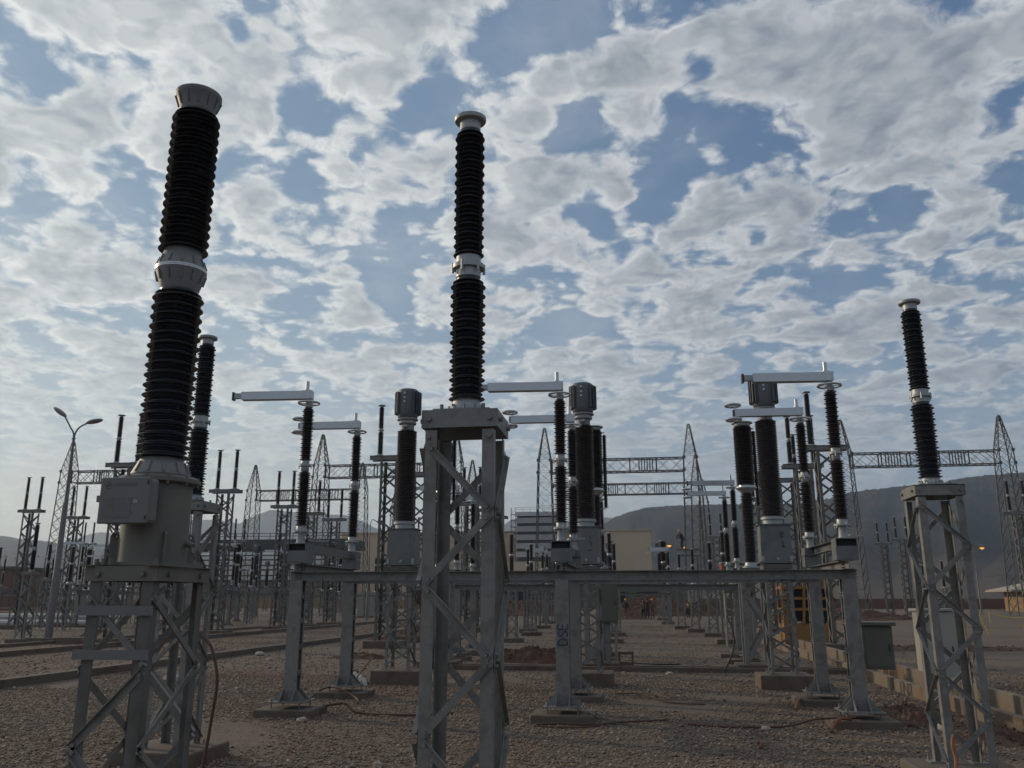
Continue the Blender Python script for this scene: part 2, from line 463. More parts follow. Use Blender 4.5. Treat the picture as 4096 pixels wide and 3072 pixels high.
# ------------------------------------------------------------------ prototypes
def make_post():
    """two-stack post insulator on a square lattice column, top at 4.85 m"""
    t = thing('post_insulator', '', 'insulator')
    column_lattice(t, .43, .46, 2.70, 6, .074, .044, .16)
    fr = MB()
    for sy in (-1, 1): fr.box((0, sy * .239, 2.765), (.476, .012, .105)); fr.box((0, sy * .215, 2.814), (.476, .06, .008))
    for sx in (-1, 1): fr.box((sx * .232, 0, 2.765), (.012, .464, .105))
    fr.box((0, 0, 2.826), (.36, .40, .014))
    for x in (-.19, .19):
        fr.bolt((x, -.245, 2.765), (0, -1, 0), .016, .022); fr.bolt((x, -.236, 2.66), (0, -1, 0), .014, .02)
        fr.bolt((x, .245, 2.765), (0, 1, 0), .016, .022)
        for y in (-.15, .15): fr.bolt((x * .7, y, 2.832), (0, 0, 1), .013, .035)
    for y in (-.17, .17):
        fr.bolt((.238, y, 2.765), (1, 0, 0), .016, .022); fr.bolt((-.238, y, 2.765), (-1, 0, 0), .016, .022)
    fr.build('top_frame', GALV, t)
    b = MB().lathe([(.125, 2.833), (.125, 2.845), (.10, 2.86), (.088, 2.915), (.083, 2.925)], 24)
    for k in range(8):
        a = k * math.pi / 4; M = Matrix.Rotation(a, 3, 'Z')
        b.box(M @ Vector((.105, 0, 2.862)), (.03, .012, .045), M)
        b.bolt(M @ Vector((.112, .02, 2.846)), (0, 0, 1), .009, .02)
    b.build('base_flange', CAST, t)
    sheds(2.92, 3.70, .078, .118, .104, 26).build('insulator', PORCB, t)
    joint(3.70, 3.855, .083, .108).build('joint_flange', CAST, t)
    sheds(3.855, 4.735, .070, .104, .093, 28).build('insulator', PORCB, t)
    MB().lathe([(.060, 4.73), (.072, 4.74), (.072, 4.80), (.108, 4.806), (.112, 4.815), (.112, 4.832), (.105, 4.838)], 28).build('top_cap', CAST, t)
    return t


def make_vt():
    """voltage transformer: grey tank with terminal box, two large porcelain bodies"""
    t = thing('voltage_transformer', 'tall capacitive voltage transformer with grey tank and terminal box, nearest the camera at left', 'transformer')
    hx, hy = .212, .315
    for sx, sy in ((-1, -1), (1, -1), (1, 1), (-1, 1)):
        m_ = MB().angle((sx * hx, sy * hy, -.05), (sx * hx, sy * hy, 1.82), .075, .008, (-sx, 0, 0), (0, -sy, 0)); m_.build('leg', GALVD, t)
    def brace(p0, p1, n, w=.05, mm=GALV):
        p0, p1, n = Vector(p0), Vector(p1), Vector(n); dd = (p1 - p0).normalized(); side = n.cross(dd)
        m_ = MB().angle(p0 + n * .004 - side * w / 2, p1 + n * .004 - side * w / 2, w, .006, side, n * (.3 if abs(n.x) > .5 else .6))
        m_.bolt(p0 + n * .01 + dd * .03, n, .015, .016); m_.bolt(p1 + n * .01 - dd * .03, n, .015, .016)
        m_.build('brace', mm, t)
    zs = [1.72, 1.28, .84, .40, -.02]
    for i in range(4):
        s = 1 if i % 2 else -1
        brace((s * hx, -hy, zs[i]), (-s * hx, -hy, zs[i + 1]), (0, -1, 0)) if i else brace((hx, -hy + .01, 1.30), (-hx, -hy + .01, 1.72), (0, -1, 0), .04)
        brace((-s * hx, hy, zs[i]), (s * hx, hy, zs[i + 1]), (0, 1, 0))
        brace((hx, s * hy, zs[i]), (hx, -s * hy, zs[i + 1]), (1, 0, 0))
        brace((-hx, -s * hy, zs[i]), (-hx, s * hy, zs[i + 1]), (-1, 0, 0))
    for z in (1.635, 1.375):
        m_ = MB().box((-.01, -hy - .022, z), (.50, .008, .058)); m_.bolt((-.25, -hy - .026, z), (0, -1, 0), .006, .004); m_.bolt((.2, -hy - .026, z), (0, -1, 0), .006, .004)
        m_.build('cross_strap', BOXP, t)
    fr = MB()
    for sy in (-1, 1):
        fr.box((0, sy * (hy + .015), 1.855), (2 * hx + .06, .008, .085)); fr.box((0, sy * (hy - .01), 1.9005), (2 * hx + .06, .06, .006))
    for sx in (-1, 1): fr.box((sx * (hx + .026), 0, 1.855), (.008, 2 * hy + .02, .085)); fr.box((sx * (hx + .01), 0, 1.9075), (.09, 2 * hy + .10, .007))
    for y in (-.2, .2): fr.bolt((hx + .03, y, 1.855), (1, 0, 0), .018, .02)
    for x in (-.15, .15): fr.bolt((x, -hy - .019, 1.855), (0, -1, 0), .018, .02)
    for x, y in ((-.20, -.29), (-.10, -.295), (.20, -.29), (-.20, .28), (.20, .28), (-.15, -.295)): fr.bolt((x, y, 1.911), (0, 0, 1), .016, .038)
    fr.build('top_frame', TANK, t)
    tk = MB().box((0, 0, 1.922), (.46, .52, .020))
    tk.lathe([(.214, 1.932), (.214, 2.445)], 48)
    tk.lathe([(.240, 2.447), (.262, 2.455), (.262, 2.480), (.245, 2.494), (.195, 2.502), (.195, 2.51)], 48)
    for k in range(12):
        a = k * math.pi / 6 + .2
        tk.bolt((.250 * math.cos(a), .250 * math.sin(a), 2.455), (0, 0, -1), .010, .02)
        tk.bolt((.250 * math.cos(a), .250 * math.sin(a), 2.480), (0, 0, 1), .012, .016)
    tank = tk.build('tank', TANK, t)
    for a in (-44, 46, 136, 207):
        M = Matrix.Rotation(R(a), 3, 'Z')
        lg = MB().box(M @ Vector((.238, 0, 2.02)), (.055, .012, .16), M); lg.torus(M @ Vector((.240, 0, 2.105)), .019, .009, M @ Matrix.Rotation(R(90), 3, 'X'), 16, 6)
        lg.build('lifting_lug', TANK, tank)
    vlv = MB().cyl((.20, .04, 2.07), (.27, .02, 2.04), .020); vlv.cyl((.25, .03, 2.05), (.28, .01, 1.99), .012); vlv.build('valve', TANK, tank)
    bx = MB().box((-.0, 0, 0), (.330, .11, .285)); box_ = bx.build('terminal_box', BOXP, t, .022); box_.location = (-.012, -.300, 2.308)
    dr = MB().box((0, 0, 0), (.337, .018, .292)).build('door', BOXP, box_, .008); dr.location = (0, -.064, 0)
    lt = MB().box((-.179, -.055, .012), (.022, .03, .042)).build('latch', BOXP, box_, .004)
    for z in (-.11, .11): MB().box((.158, -.0745, z), (.010, .003, .024)).build('hinge', DARK, box_)
    pl = MB().box((-.04, -.0740, -.045), (.185, .002, .132))
    for i in range(11):
        z = .012 - i * .0118
        x = -.128
        while x < .045:
            L = random.choice((.008, .014, .022, .03)); pl.box((x + L / 2, -.0757, z), (L, .0016, .0028)); x += L + random.choice((.005, .01, .016))
    pl.box((-.04, -.0757, -.045), (.176, .0018, .0016)); pl.box((-.065, -.0757, -.03), (.0018, .0018, .10)); pl.box((.0, -.0757, .0), (.0018, .0018, .05))
    pl.build('embossed_plate', BOXP, box_)
    MB().box((.083, -.0755, -.008), (.030, .003, .022)).build('white_sticker', CABG, box_)
    lgo = MB().torus((-.112, -.0738, .095), .020, .0022, Matrix.Rotation(R(90), 3, 'X'), 20, 6)
    lgo.tube([(-.128, -.0745, .087), (-.112, -.0745, .097), (-.097, -.0745, .104)], .0025, 6)
    for i in range(9):
        x = -.078 + i * .0185
        lgo.box((x, -.0738, .099), (.0035, .002, .024)); lgo.box((x + .005, -.0738, .099 + (.009 if i % 3 else -.009)), (.008, .002, .003)); lgo.box((x + .009, -.0738, .099), (.0028, .002, .020 if i % 2 else .012))
    lgo.build('embossed_emblem', BOXP, box_)
    cn = MB().lathe([(.190, 2.512), (.190, 2.520), (.152, 2.60), (.140, 2.618), (.136, 2.628)], 36)
    for k in range(12):
        M = Matrix.Rotation(k * math.pi / 6 + .1, 3, 'Z'); cn.box(M @ Vector((.170, 0, 2.556)), (.026, .010, .078), M @ Matrix.Rotation(R(-25), 3, 'Y'))
    cn.build('base_cone', CASTG, t)
    sheds(2.635, 3.835, .130, .174, .156, 34, 40).build('insulator', PORCB, t)
    jt = MB().lathe([(.130, 3.835), (.135, 3.85), (.140, 3.87), (.170, 3.965), (.172, 3.975)], 40); jt.lathe([(.172, 4.0), (.168, 4.012), (.136, 4.10), (.129, 4.125), (.129, 4.14)], 40)
    for k in range(12):
        M = Matrix.Rotation(k * math.pi / 6, 3, 'Z'); jt.box(M @ Vector((.155, 0, 3.93)), (.03, .010, .075), M @ Matrix.Rotation(R(14), 3, 'Y')); jt.box(M @ Vector((.150, 0, 4.045)), (.03, .010, .065), M @ Matrix.Rotation(R(-20), 3, 'Y'))
    jt.build('joint_cone', CASTG, t)
    MB().lathe([(.174, 3.975), (.176, 3.977), (.176, 3.986), (.174, 3.9875), (.176, 3.989), (.176, 3.999), (.174, 4.0)], 40).build('bright_band', ALU, t)
    sheds(4.14, 5.255, .128, .172, .157, 32, 40).build('insulator', PORCB, t)
    hd = MB().lathe([(.118, 5.245), (.126, 5.255), (.128, 5.28), (.162, 5.38), (.168, 5.39), (.168, 5.412), (.155, 5.422), (.02, 5.44)], 40)
    for k in range(12):
        M = Matrix.Rotation(k * math.pi / 6, 3, 'Z'); hd.box(M @ Vector((.140, 0, 5.337)), (.034, .010, .09), M @ Matrix.Rotation(R(20), 3, 'Y')); hd.bolt(M @ Vector((.150, .03, 5.385)), (0, 0, -1), .008, .02)
    hd.cyl((.05, 0, 5.42), (.05, 0, 5.455), .018, seg=8)
    hd.build('head_cap', CASTG, t)
    return t


def make_pole():
    """one pole of the rotary disconnector, local origin on the ground under the front column, back column at y = +2.5"""
    t = thing('disconnector_pole', '', 'disconnector switch')
    # cross beam carrying the pole
    bb = MB().ibeam((0, -.18, 2.185), (0, 2.66, 2.185), .16, .125, .010)
    for y in (.10, .19):
        for z in (2.15, 2.20): bb.bolt((.008, y, z), (1, 0, 0), .016, .03); bb.bolt((-.008, y, z), (-1, 0, 0), .016, .03)
    bb.build('cross_beam', GALV, t)
    # mechanism housing
    bx = MB().box((0, 0, 2.35), (.30, .30, .195)); bx.box((0, 0, 2.555), (.30, .30, .014))
    for sx in (-1, 1): bx.box((sx * .1435, 0, 2.498), (.012, .30, .100))
    bx.box((0, .144, 2.498), (.27, .012, .100))
    MB().box((0, .02, 2.4975), (.268, .22, .090)).build('housing_opening', DARK, t)
    for x in (-.02, .03, .10): bx.bolt((x, -.151, 2.275), (0, -1, 0), .010, .012)
    bx.build('mechanism_housing', PAINT, t)
    # channel between the two heads
    ch = MB().box((.03, 1.36, 2.50), (.012, 2.42, .12)); ch.box((-.01, 1.36, 2.564), (.092, 2.42, .008)); ch.box((-.01, 1.36, 2.436), (.092, 2.42, .008))
    ch.build('linkage_channel', PAINT, t)
    MB().box((0, 2.5, 2.335), (.27, .26, .17)).build('rear_housing', PAINT, t)
    MB().box((0, 2.5, 2.50), (.26, .30, .13)).build('rear_head', PAINT, t)
    # earthing rod brackets on the side
    er = MB().bar((.12, .05, 2.62), (.12, .30, 2.62), .02, .02); er.bar((.12, .30, 2.62), (.34, .32, 2.62), .02, .02)
    for k in range(3): er.tube([(.15 + .05 * k, .05, 2.60), (.15 + .05 * k, .03, 2.67), (.17 + .05 * k, .03, 2.69), (.19 + .05 * k, .05, 2.66), (.19 + .05 * k, .06, 2.60)], .006, 6)
    er.build('rod_bracket', CAST, t)
    for y0, zo in ((0, 0), (2.5, 0)):
        tb = MB().lathe([(.085, 2.562), (.085, 2.575), (.068, 2.58), (.060, 2.72), (.066, 2.735)], 20, (0, y0, 0))
        tb.lathe([(.10, 2.735), (.125, 2.742), (.125, 2.762), (.10, 2.766)], 24, (0, y0, 0)); tb.lathe([(.078, 2.766), (.078, 2.84), (.07, 2.85)], 20, (0, y0, 0))
        for k in range(5):
            a = k * 1.2566; tb.cyl((.112 * math.cos(a), y0 + .112 * math.sin(a), 2.71), (.112 * math.cos(a), y0 + .112 * math.sin(a), 2.785), .010, seg=6)
        tb.build('bearing_tube', CAST, t)
        o = sheds(2.85, 3.715, .060, .108, .094, 26); o.v = [(x, y + y0, z) for x, y, z in o.v]; o.build('insulator', PORC, t)
        o = joint(3.715, 3.90, .064, .098); o.v = [(x, y + y0, z) for x, y, z in o.v]; o.build('joint_flange', CAST, t)
        o = sheds(3.90, 4.765, .056, .098, .084, 26); o.v = [(x, y + y0, z) for x, y, z in o.v]; o.build('insulator', PORC, t)
        hd = MB().lathe([(.06, 4.765), (.066, 4.77), (.066, 4.84), (.05, 4.845), (.05, 4.912)], 20, (0, y0, 0)); hd.build('head_fitting', CAST, t)
        rg = MB().torus((0, y0, 4.845), .165, .019, None, 40, 8); rg.bar((-.165, y0, 4.845), (.165, y0, 4.845), .018, .010); rg.bar((0, y0 - .165, 4.845), (0, y0 + .165, 4.845), .018, .010)
        rg.build('corona_ring', ALU, t)
        # arm pointing to -x
        ang = R(4 if y0 == 0 else 2)
        M = Matrix.Rotation(ang, 3, 'Z'); c0 = Vector((0, y0, 0))
        def T(p): return c0 + M @ Vector(p)
        arm = MB().box(T((-.54, 0, 4.985)), (1.20, .115, .128), M)
        arm.box(T((-.02, -.062, 4.985)), (.16, .014, .140), M); arm.box(T((-.54, 0, 4.917)), (1.18, .135, .008), M)
        for x in (-.06, .03):
            for z in (4.95, 5.02): arm.bolt(T((x, -.069, z)), M @ Vector((0, -1, 0)), .011, .010)
        for x in (-.25, -.45, -.7, -.95): arm.bolt(T((x, -.0575, 5.03)), M @ Vector((0, -1, 0)), .005, .005); arm.bolt(T((x + .1, -.0575, 4.94)), M @ Vector((0, -1, 0)), .005, .005)
        arm.cyl(T((-.04, 0, 5.05)), T((-.04, 0, 5.075)), .048, seg=16); arm.cyl(T((-.04, 0, 5.07)), T((-.04, 0, 5.215)), .030, seg=16)
        am = arm.build('contact_arm', ALU, t)
        if y0 == 0:
            tg = MB().box(T((-1.20, 0, 4.985)), (.13, .07, .085), M); tg.box(T((-1.135, 0, 4.985)), (.02, .10, .115), M)
            tg.build('contact_tongue', CAST, am)
            MB().box(T((-1.285, 0, 4.98)), (.032, .085, .135), M).build('contact_tip', BOLT, am)
        else:
            for z, dzp in ((5.125, .03), (4.86, -.03)):
                r2 = MB().torus(T((-1.16, 0, z)), .125, .026, None, 32, 8); r2.bar(T((-1.275, 0, z)), T((-1.045, 0, z)), .02, .014); r2.cyl(T((-1.12, 0, z)), T((-1.12, 0, 4.985)), .014)
                r2.build('corona_ring', ALU, am)
            MB().box(T((-1.155, 0, 4.985)), (.03, .09, .11), M).build('contact_tip', BOLT, am)
    return t


def col_mesh(root, x, y, top=1.985):
    c = MB()
    c.box((x, y - .085, (top + .22) / 2), (.20, .014, top - .22)); c.box((x, y + .085, (top + .22) / 2), (.20, .014, top - .22))
    for sx in (-1, 1): c.box((x + sx * .030, y, (top + .22) / 2), (.014, .155, top - .22))
    for sx in (-1, 1):
        for sy in (-1, 1): c.box((x + sx * .095, y + sy * .066, (top + .22) / 2), (.010, .024, top - .22))
    n = 0
    for z in (.62, 1.0, 1.38, 1.76):
        for sx in (-1, 1):
            c.box((x + sx * .088, y, z), (.010, .155, .085))
            for yy in (-.05, .05):
                for zz in (-.022, .022): c.bolt((x + sx * .093, y + yy, z + zz), (sx, 0, 0), .010, .028)
    for z in (.26, .31, .36):
        for sx in (-.03, .03): c.bolt((x + sx, y - .092, z), (0, -1, 0), .012, .018)
    p = c.build('column', GALV, root)
    b = MB().box((x, y, .215), (.56, .56, .016))
    for sx in (-1, 1):
        for yy in (-.085, .085):
            b.add([(x + sx * .10, y + yy - .005, .223), (x + sx * .27, y + yy - .005, .223), (x + sx * .10, y + yy - .005, .40), (x + sx * .10, y + yy + .005, .223), (x + sx * .27, y + yy + .005, .223), (x + sx * .10, y + yy + .005, .40)],
                  [(0, 1, 2), (5, 4, 3), (0, 3, 4, 1), (1, 4, 5, 2), (2, 5, 3, 0)])
    for sy in (-1, 1):
        for xx in (-.095, .095):
            b.add([(x + xx - .005, y + sy * .093, .223), (x + xx - .005, y + sy * .27, .223), (x + xx - .005, y + sy * .093, .40), (x + xx + .005, y + sy * .093, .223), (x + xx + .005, y + sy * .27, .223), (x + xx + .005, y + sy * .093, .40)],
                  [(0, 1, 2), (5, 4, 3), (0, 3, 4, 1), (1, 4, 5, 2), (2, 5, 3, 0)])
    for sx in (-1, 1):
        for sy in (-1, 1): b.cyl((x + sx * .22, y + sy * .22, .12), (x + sx * .22, y + sy * .22, .275), .012, seg=6); b.bolt((x + sx * .22, y + sy * .22, .224), (0, 0, 1), .022, .018)
    b.build('base_plate', GALV, p)


def make_switch_frame(xs=(-4.15, 0, 4.1), dy=2.5):
    """six columns and two long beams; origin on the ground under the middle front column"""
    t = thing('switch_support_frame', '', 'steel frame')
    for x in xs:
        for y in (0, dy): col_mesh(t, x, y)
    for y in (0, dy):
        b = MB().ibeam((xs[0] - .13, y, 2.055), (xs[2] + .13, y, 2.055), .18, .135, .010)
        for x in xs:
            for xx in (-.03, .03):
                for z in (2.02, 2.055, 2.09): b.bolt((x + xx, y - .006, z), (0, -1, 0), .013, .02)
        b.build('long_beam', GALV, t)
    return t


def make_ct():
    """current transformer: finned head, large porcelain body, box tank on a laced column"""
    t = thing('current_transformer', '', 'transformer')
    column_lattice(t, .52, .52, 2.30, 6, .062, .042, .30)
    MB().box((0, 0, 2.345), (.56, .56, .085)).build('top_frame', GALVD, t)
    fb = MB().box((0, 0, 2.424), (.72, .60, .022))
    for sx in (-1, 1):
        for sy in (-1, 1): fb.box((sx * .31, sy * .26, 2.395), (.06, .05, .035)); fb.bolt((sx * .31, sy * .26, 2.436), (0, 0, 1), .016, .03)
    fb.build('base_flange', PAINT, t)
    tk = MB().box((0, 0, 2.81), (.615, .50, .745), None, .955); tk.box((0, 0, 3.190), (.66, .54, .016))
    tn = tk.build('tank', PAINT, t)
    for sx in (-1, 1): MB().box((sx * .275, -.262, 2.50), (.05, .02, .11)).build('bracket', CAST, tn)
    MB().lathe([(.03, 0), (.03, .02)], 16, (.02, -.262, 2.50), Matrix.Rotation(R(90), 3, 'X')).build('drain_plug', CAST, tn)
    MB().lathe([(.20, 3.20), (.20, 3.29), (.235, 3.30), (.235, 3.35), (.19, 3.37)], 32).build('lower_flange', CAST, t)
    sheds(3.37, 5.40, .165, .222, .222, 44, 32).build('insulator', PORC, t)
    MB().lathe([(.150, 5.40), (.150, 5.53)], 28).build('neck', CASTG, t)
    MB().lathe([(.19, 5.53), (.20, 5.545), (.20, 5.575), (.17, 5.58), (.17, 5.61), (.235, 5.625), (.24, 5.645), (.23, 5.655)], 32).build('upper_flange', CAST, t)
    tb = MB().box((-.0, -.185, 5.47), (.09, .07, .05)); tb.build('terminal', CAST, t)
    hd = MB().lathe([(.20, 5.655), (.215, 5.67), (.228, 5.75), (.236, 5.80), (.236, 6.27), (.225, 6.31), (.19, 6.335), (.10, 6.345)], 40)
    h = hd.build('head', FIN, t)
    for s in (-1, 1):
        for k in range(8):
            a = R(90 * (1 - s) - 49 + k * 14); M = Matrix.Rotation(a, 3, 'Z'); MB().box(M @ Vector((.265, 0, 6.01)), (.078, .012, .50), M).build('cooling_fin', FIN, h)
    for z in (6.02, 6.11, 6.22): MB().cyl((-.02, -.232, z), (-.02, -.255, z), .024, seg=6).build('plug', ALU, h)
    return t


def make_breaker():
    """live-tank breaker pole: thick interrupter over a thinner post, on a plate-braced frame"""
    t = thing('circuit_breaker_pole', '', 'circuit breaker')
    hx, hy = .26, .24
    for sx in (-1, 1):
        for sy in (-1, 1): MB().box((sx * hx, sy * hy, 1.28), (.11, .10, 2.26)).build('leg', GALV, t)
    for sy in (-1, 1):
        for (xa, za), (xb, zb) in (((-hx, .25), (hx, 1.1)), ((hx, 1.1), (-hx, 1.95))):
            MB().bar((xa, sy * (hy + .054), za), (xb, sy * (hy + .054), zb), .10, .008, (0, 1, 0)).build('brace', GALV, t)
    MB().box((0, 0, 2.44), (.66, .62, .06)).build('top_plate', GALVD, t)
    MB().lathe([(.22, 2.472), (.22, 2.51), (.165, 2.53), (.15, 2.60), (.14, 2.62)], 28).build('base_flange', CAST, t)
    sheds(2.62, 4.36, .115, .168, .150, 40, 28).build('insulator', PORC, t)
    MB().lathe([(.14, 4.36), (.165, 4.40), (.255, 4.47), (.27, 4.48), (.27, 4.505), (.20, 4.51), (.19, 4.57)], 32).build('joint_flange', ALU, t)
    sheds(4.57, 6.10, .170, .248, .235, 38, 32).build('interrupter', PORC, t)
    MB().lathe([(.20, 6.10), (.21, 6.12), (.21, 6.17), (.27, 6.18), (.27, 6.205), (.12, 6.23)], 28).build('top_cap', CAST, t)
    cp = MB()
    o = sheds(4.05, 6.0, .035, .062, .062, 40, 14); o.v = [(x + .29, y + .12, z) for x, y, z in o.v]
    cap_ = o.build('grading_capacitor', PORC, t)
    for z in (6.06, 4.02): MB().bar((.05, .06, z), (.30, .12, z), .05, .02).build('bracket', CAST, cap_)
    return t


def make_bus_post():
    """tall laced column with a channel cross-head carrying two slim two-stack post insulators"""
    t = thing('bus_post', '', 'insulator support')
    column_lattice(t, .68, .60, 6.86, 12, .10, .075, .25, near=False, legm=GALVD)
    for sy in (-1, 1): MB().ibeam((-.80, sy * .20, 6.96), (.80, sy * .20, 6.96), .07, .17, .014).build('cross_beam', GALV, t)
    for sx in (-1, 1): MB().box((sx * .46, 0, 7.052), (.34, .44, .012)).build('seat_plate', GALV, t)
    for sx in (-.46, .46):
        a = sheds(7.12, 8.0, .070, .112, .112, 17, 16); b = sheds(8.14, 8.98, .062, .102, .102, 17, 16)
        for q in (a, b):
            q.v = [(x + sx, y, z) for x, y, z in q.v]
            ins = q.build('insulator', PORC, t)
            if q is a:
                MB().lathe([(.16, 7.058), (.15, 7.07), (.09, 7.13)], 16, (sx, 0, 0)).build('base_fitting', CAST, ins)
                MB().lathe([(.08, 8.0), (.08, 8.04), (.115, 8.045), (.115, 8.085), (.07, 8.10), (.07, 8.14)], 16, (sx, 0, 0)).build('joint_flange', CAST, ins)
            else: MB().lathe([(.07, 8.98), (.07, 9.02), (.15, 9.03), (.15, 9.055), (.05, 9.06)], 16, (sx, 0, 0)).build('top_cap', CAST, ins)
    return t


def make_arrester():
    """small two-stack insulator on a narrow laced column"""
    t = thing('surge_arrester', '', 'surge arrester')
    column_lattice(t, .46, .46, 2.45, 5, .062, .045, .2, near=False)
    MB().box((0, 0, 2.49), (.52, .52, .07)).build('top_plate', GALV, t)
    a = sheds(2.60, 3.45, .07, .115, .115, 20, 16); b = sheds(3.58, 4.35, .06, .10, .10, 18, 16); i = a.build('insulator', PORC, t); j = b.build('insulator', PORC, t)
    MB().lathe([(.15, 2.527), (.14, 2.545), (.09, 2.60)], 16).build('base_fitting', CAST, i)
    MB().lathe([(.08, 3.45), (.11, 3.49), (.11, 3.53), (.07, 3.58)], 16).build('joint_flange', CAST, i); MB().lathe([(.07, 4.35), (.12, 4.38), (.12, 4.40), (.04, 4.42)], 16).build('top_cap', CAST, j)
    return t


def lattice_tower(t, wb, wt, z0, z1, zp, n1, n2, lw=.10, bw=.07):
    """gantry tower: straight tapering body then a tall pointed peak"""
    def half(z):
        if z <= z1: return (wb + (wt - wb) * (z - z0) / (z1 - z0)) / 2
        return wt / 2 + (.13 - wt / 2) * (z - z1) / (zp - z1)
    for sx, sy in ((-1, -1), (1, -1), (1, 1), (-1, 1)):
        m_ = MB()
        for a, b in ((z0, z1), (z1, zp)):
            m_.bar((sx * half(a), sy * half(a), a), (sx * half(b), sy * half(b), b), lw, lw)
        m_.build('leg', GALVD, t)
    zs = [z0 + (z1 - z0) * i / n1 for i in range(n1 + 1)] + [z1 + (zp - z1) * (i + 1) / n2 for i in range(n2)]
    m_ = MB()
    for i in range(len(zs) - 1):
        a, b = zs[i], zs[i + 1]; ha, hb = half(a), half(b)
        for k in range(4):
            M = Matrix.Rotation(k * math.pi / 2, 3, 'Z')
            m_.bar(M @ Vector((-ha, -ha, a)), M @ Vector((hb, -hb, b)), bw, .02); m_.bar(M @ Vector((ha, -ha, a)), M @ Vector((-hb, -hb, b)), bw, .02)
            m_.bar(M @ Vector((-hb, -hb, b)), M @ Vector((hb, -hb, b)), bw, .02)
    m_.build('lacing', GALVD, t)
    g_ = MB().box((0, 0, zp + .05), (.26, .26, .14)); g_.build('peak_cap', GALVD, t)
    for z in (16.7, 18.2):
        for sx in (-1, 1): MB().box((sx * half(z), -half(z) - .06, z), (.34, .03, .34)).build('gusset_plate', GALVD, t)


def make_gantry_tower():
    t = thing('gantry_tower', '', 'lattice tower')
    lattice_tower(t, 2.5, 1.5, 0, 18.3, 22.2, 13, 5, bw=.08)
    return t


def make_gantry_beam(L):
    t = thing('gantry_beam', '', 'lattice beam')
    h, w = 1.55, 1.3
    for sy in (-1, 1):
        for z in (16.65, 16.65 + h):
            MB().bar((-L / 2, sy * w / 2, z), (L / 2, sy * w / 2, z), .13, .13).build('chord', GALVD, t)
    n = int(L / 1.45); m_ = MB()
    for i in range(n):
        x0, x1 = -L / 2 + L * i / n, -L / 2 + L * (i + 1) / n
        for sy in (-1, 1):
            y = sy * w / 2; z0, z1 = 16.65, 16.65 + h
            m_.bar((x0, y, z0), (x1, y, z1), .085, .03); m_.bar((x0, y, z1), (x1, y, z0), .085, .03)
            if i % 2 == 0: m_.bar((x0, y, z0), (x0, y, z1), .15, .05)
        for z in (16.65, 16.65 + h): m_.bar((x0, -w / 2, z), (x1, w / 2, z), .075, .03); m_.bar((x0, -w / 2, z), (x0, w / 2, z), .075, .03)
    for xc in (-L * .22, L * .22):
        for k in range(6): m_.bar((xc - .8 + k * .32, -w / 2, 16.65), (xc - .8 + k * .32, -w / 2, 16.65 + h), .13, .05)
    m_.build('lacing', GALVD, t)
    return t


# ------------------------------------------------------------------ near equipment
vt = make_vt(); vt.location = (-3.185, 5.345, 0)
post = make_post()
gp = 'tall post insulators on laced columns in the foreground'
place(post, (-1.0, 4.95, -.045), 'big post insulator on galvanised laced column, nearest, in the middle of the picture', gp)
MIDPOST = post
place(post, (3.0, 9.28, 0), 'post insulator on galvanised laced column standing alone at the far right by the cable trench', gp)
place(post, (-5.10, 9.30, -.03), 'post insulator on laced column just behind the grey-tanked voltage transformer', gp)
plinth(3.0, 9.3, .95, .85, 'concrete plinth under the right foreground post insulator', .16)
plinth(-5.10, 9.30, .95, .85, 'concrete plinth under the post insulator behind the voltage transformer', .16)
plinth(-.99, 4.93, .95, .85, 'concrete plinth under the middle foreground post insulator', .16)

frame = make_switch_frame()
place(frame, (-1.15, 13.1, 0), 'six-column steel frame with two long beams spanning the middle of the yard', 'steel frames carrying disconnector poles')
pole = make_pole()
gd = 'disconnector poles with long silver arms'
side = {0: 'left', 1: 'middle', 2: 'right'}
for i, x in enumerate((-5.30, -1.15, 2.95)):
    place(pole, (x, 13.1, 0), '%s of the three near disconnector poles, silver arms on brown insulators above the long beam' % side[i], gd)
    for y, nm in ((13.1, 'front'), (15.6, 'back')):
        plinth(x, y, .90, .74, 'low concrete plinth under the %s %s column of the near disconnector frame' % (nm, side[i]), .12)
ct = make_ct()
for i, x in enumerate((-5.06, -1.10, 2.76)):
    place(ct, (x, 18.35, 0), '%s of three near current transformers, finned grey head over thick ribbed insulator' % side[i], 'current transformers with finned heads')
    plinth(x, 18.35, 1.02, .92, 'concrete plinth under the %s near current transformer' % side[i], .28)
br = make_breaker()
for i, x in enumerate((-5.20, -1.10, 2.80)):
    b_ = place(br, (x, 22.6, 0), '%s circuit breaker pole standing behind the %s near current transformer' % (side[i], side[i]), 'circuit breaker poles')
    plinth(x, 22.6, 1.05, .95, 'concrete plinth under the %s near circuit breaker pole' % side[i], .18)
gf = 'steel frames carrying disconnector poles'
place(frame, (-1.15, 25.3, 0), 'second steel switch frame, just behind the near circuit breakers', gf)
for i, x in enumerate((-5.35, -1.15, 2.75)):
    place(pole, (x, 25.3, 0), '%s disconnector pole of the second row, behind the near circuit breakers' % side[i], gd)
    for y in (25.3, 27.8): plinth(x, y, .85, .7, 'concrete plinth under the %s second-row switch column, %s of its pair' % (side[i], 'nearer' if y < 26 else 'farther'), .12)

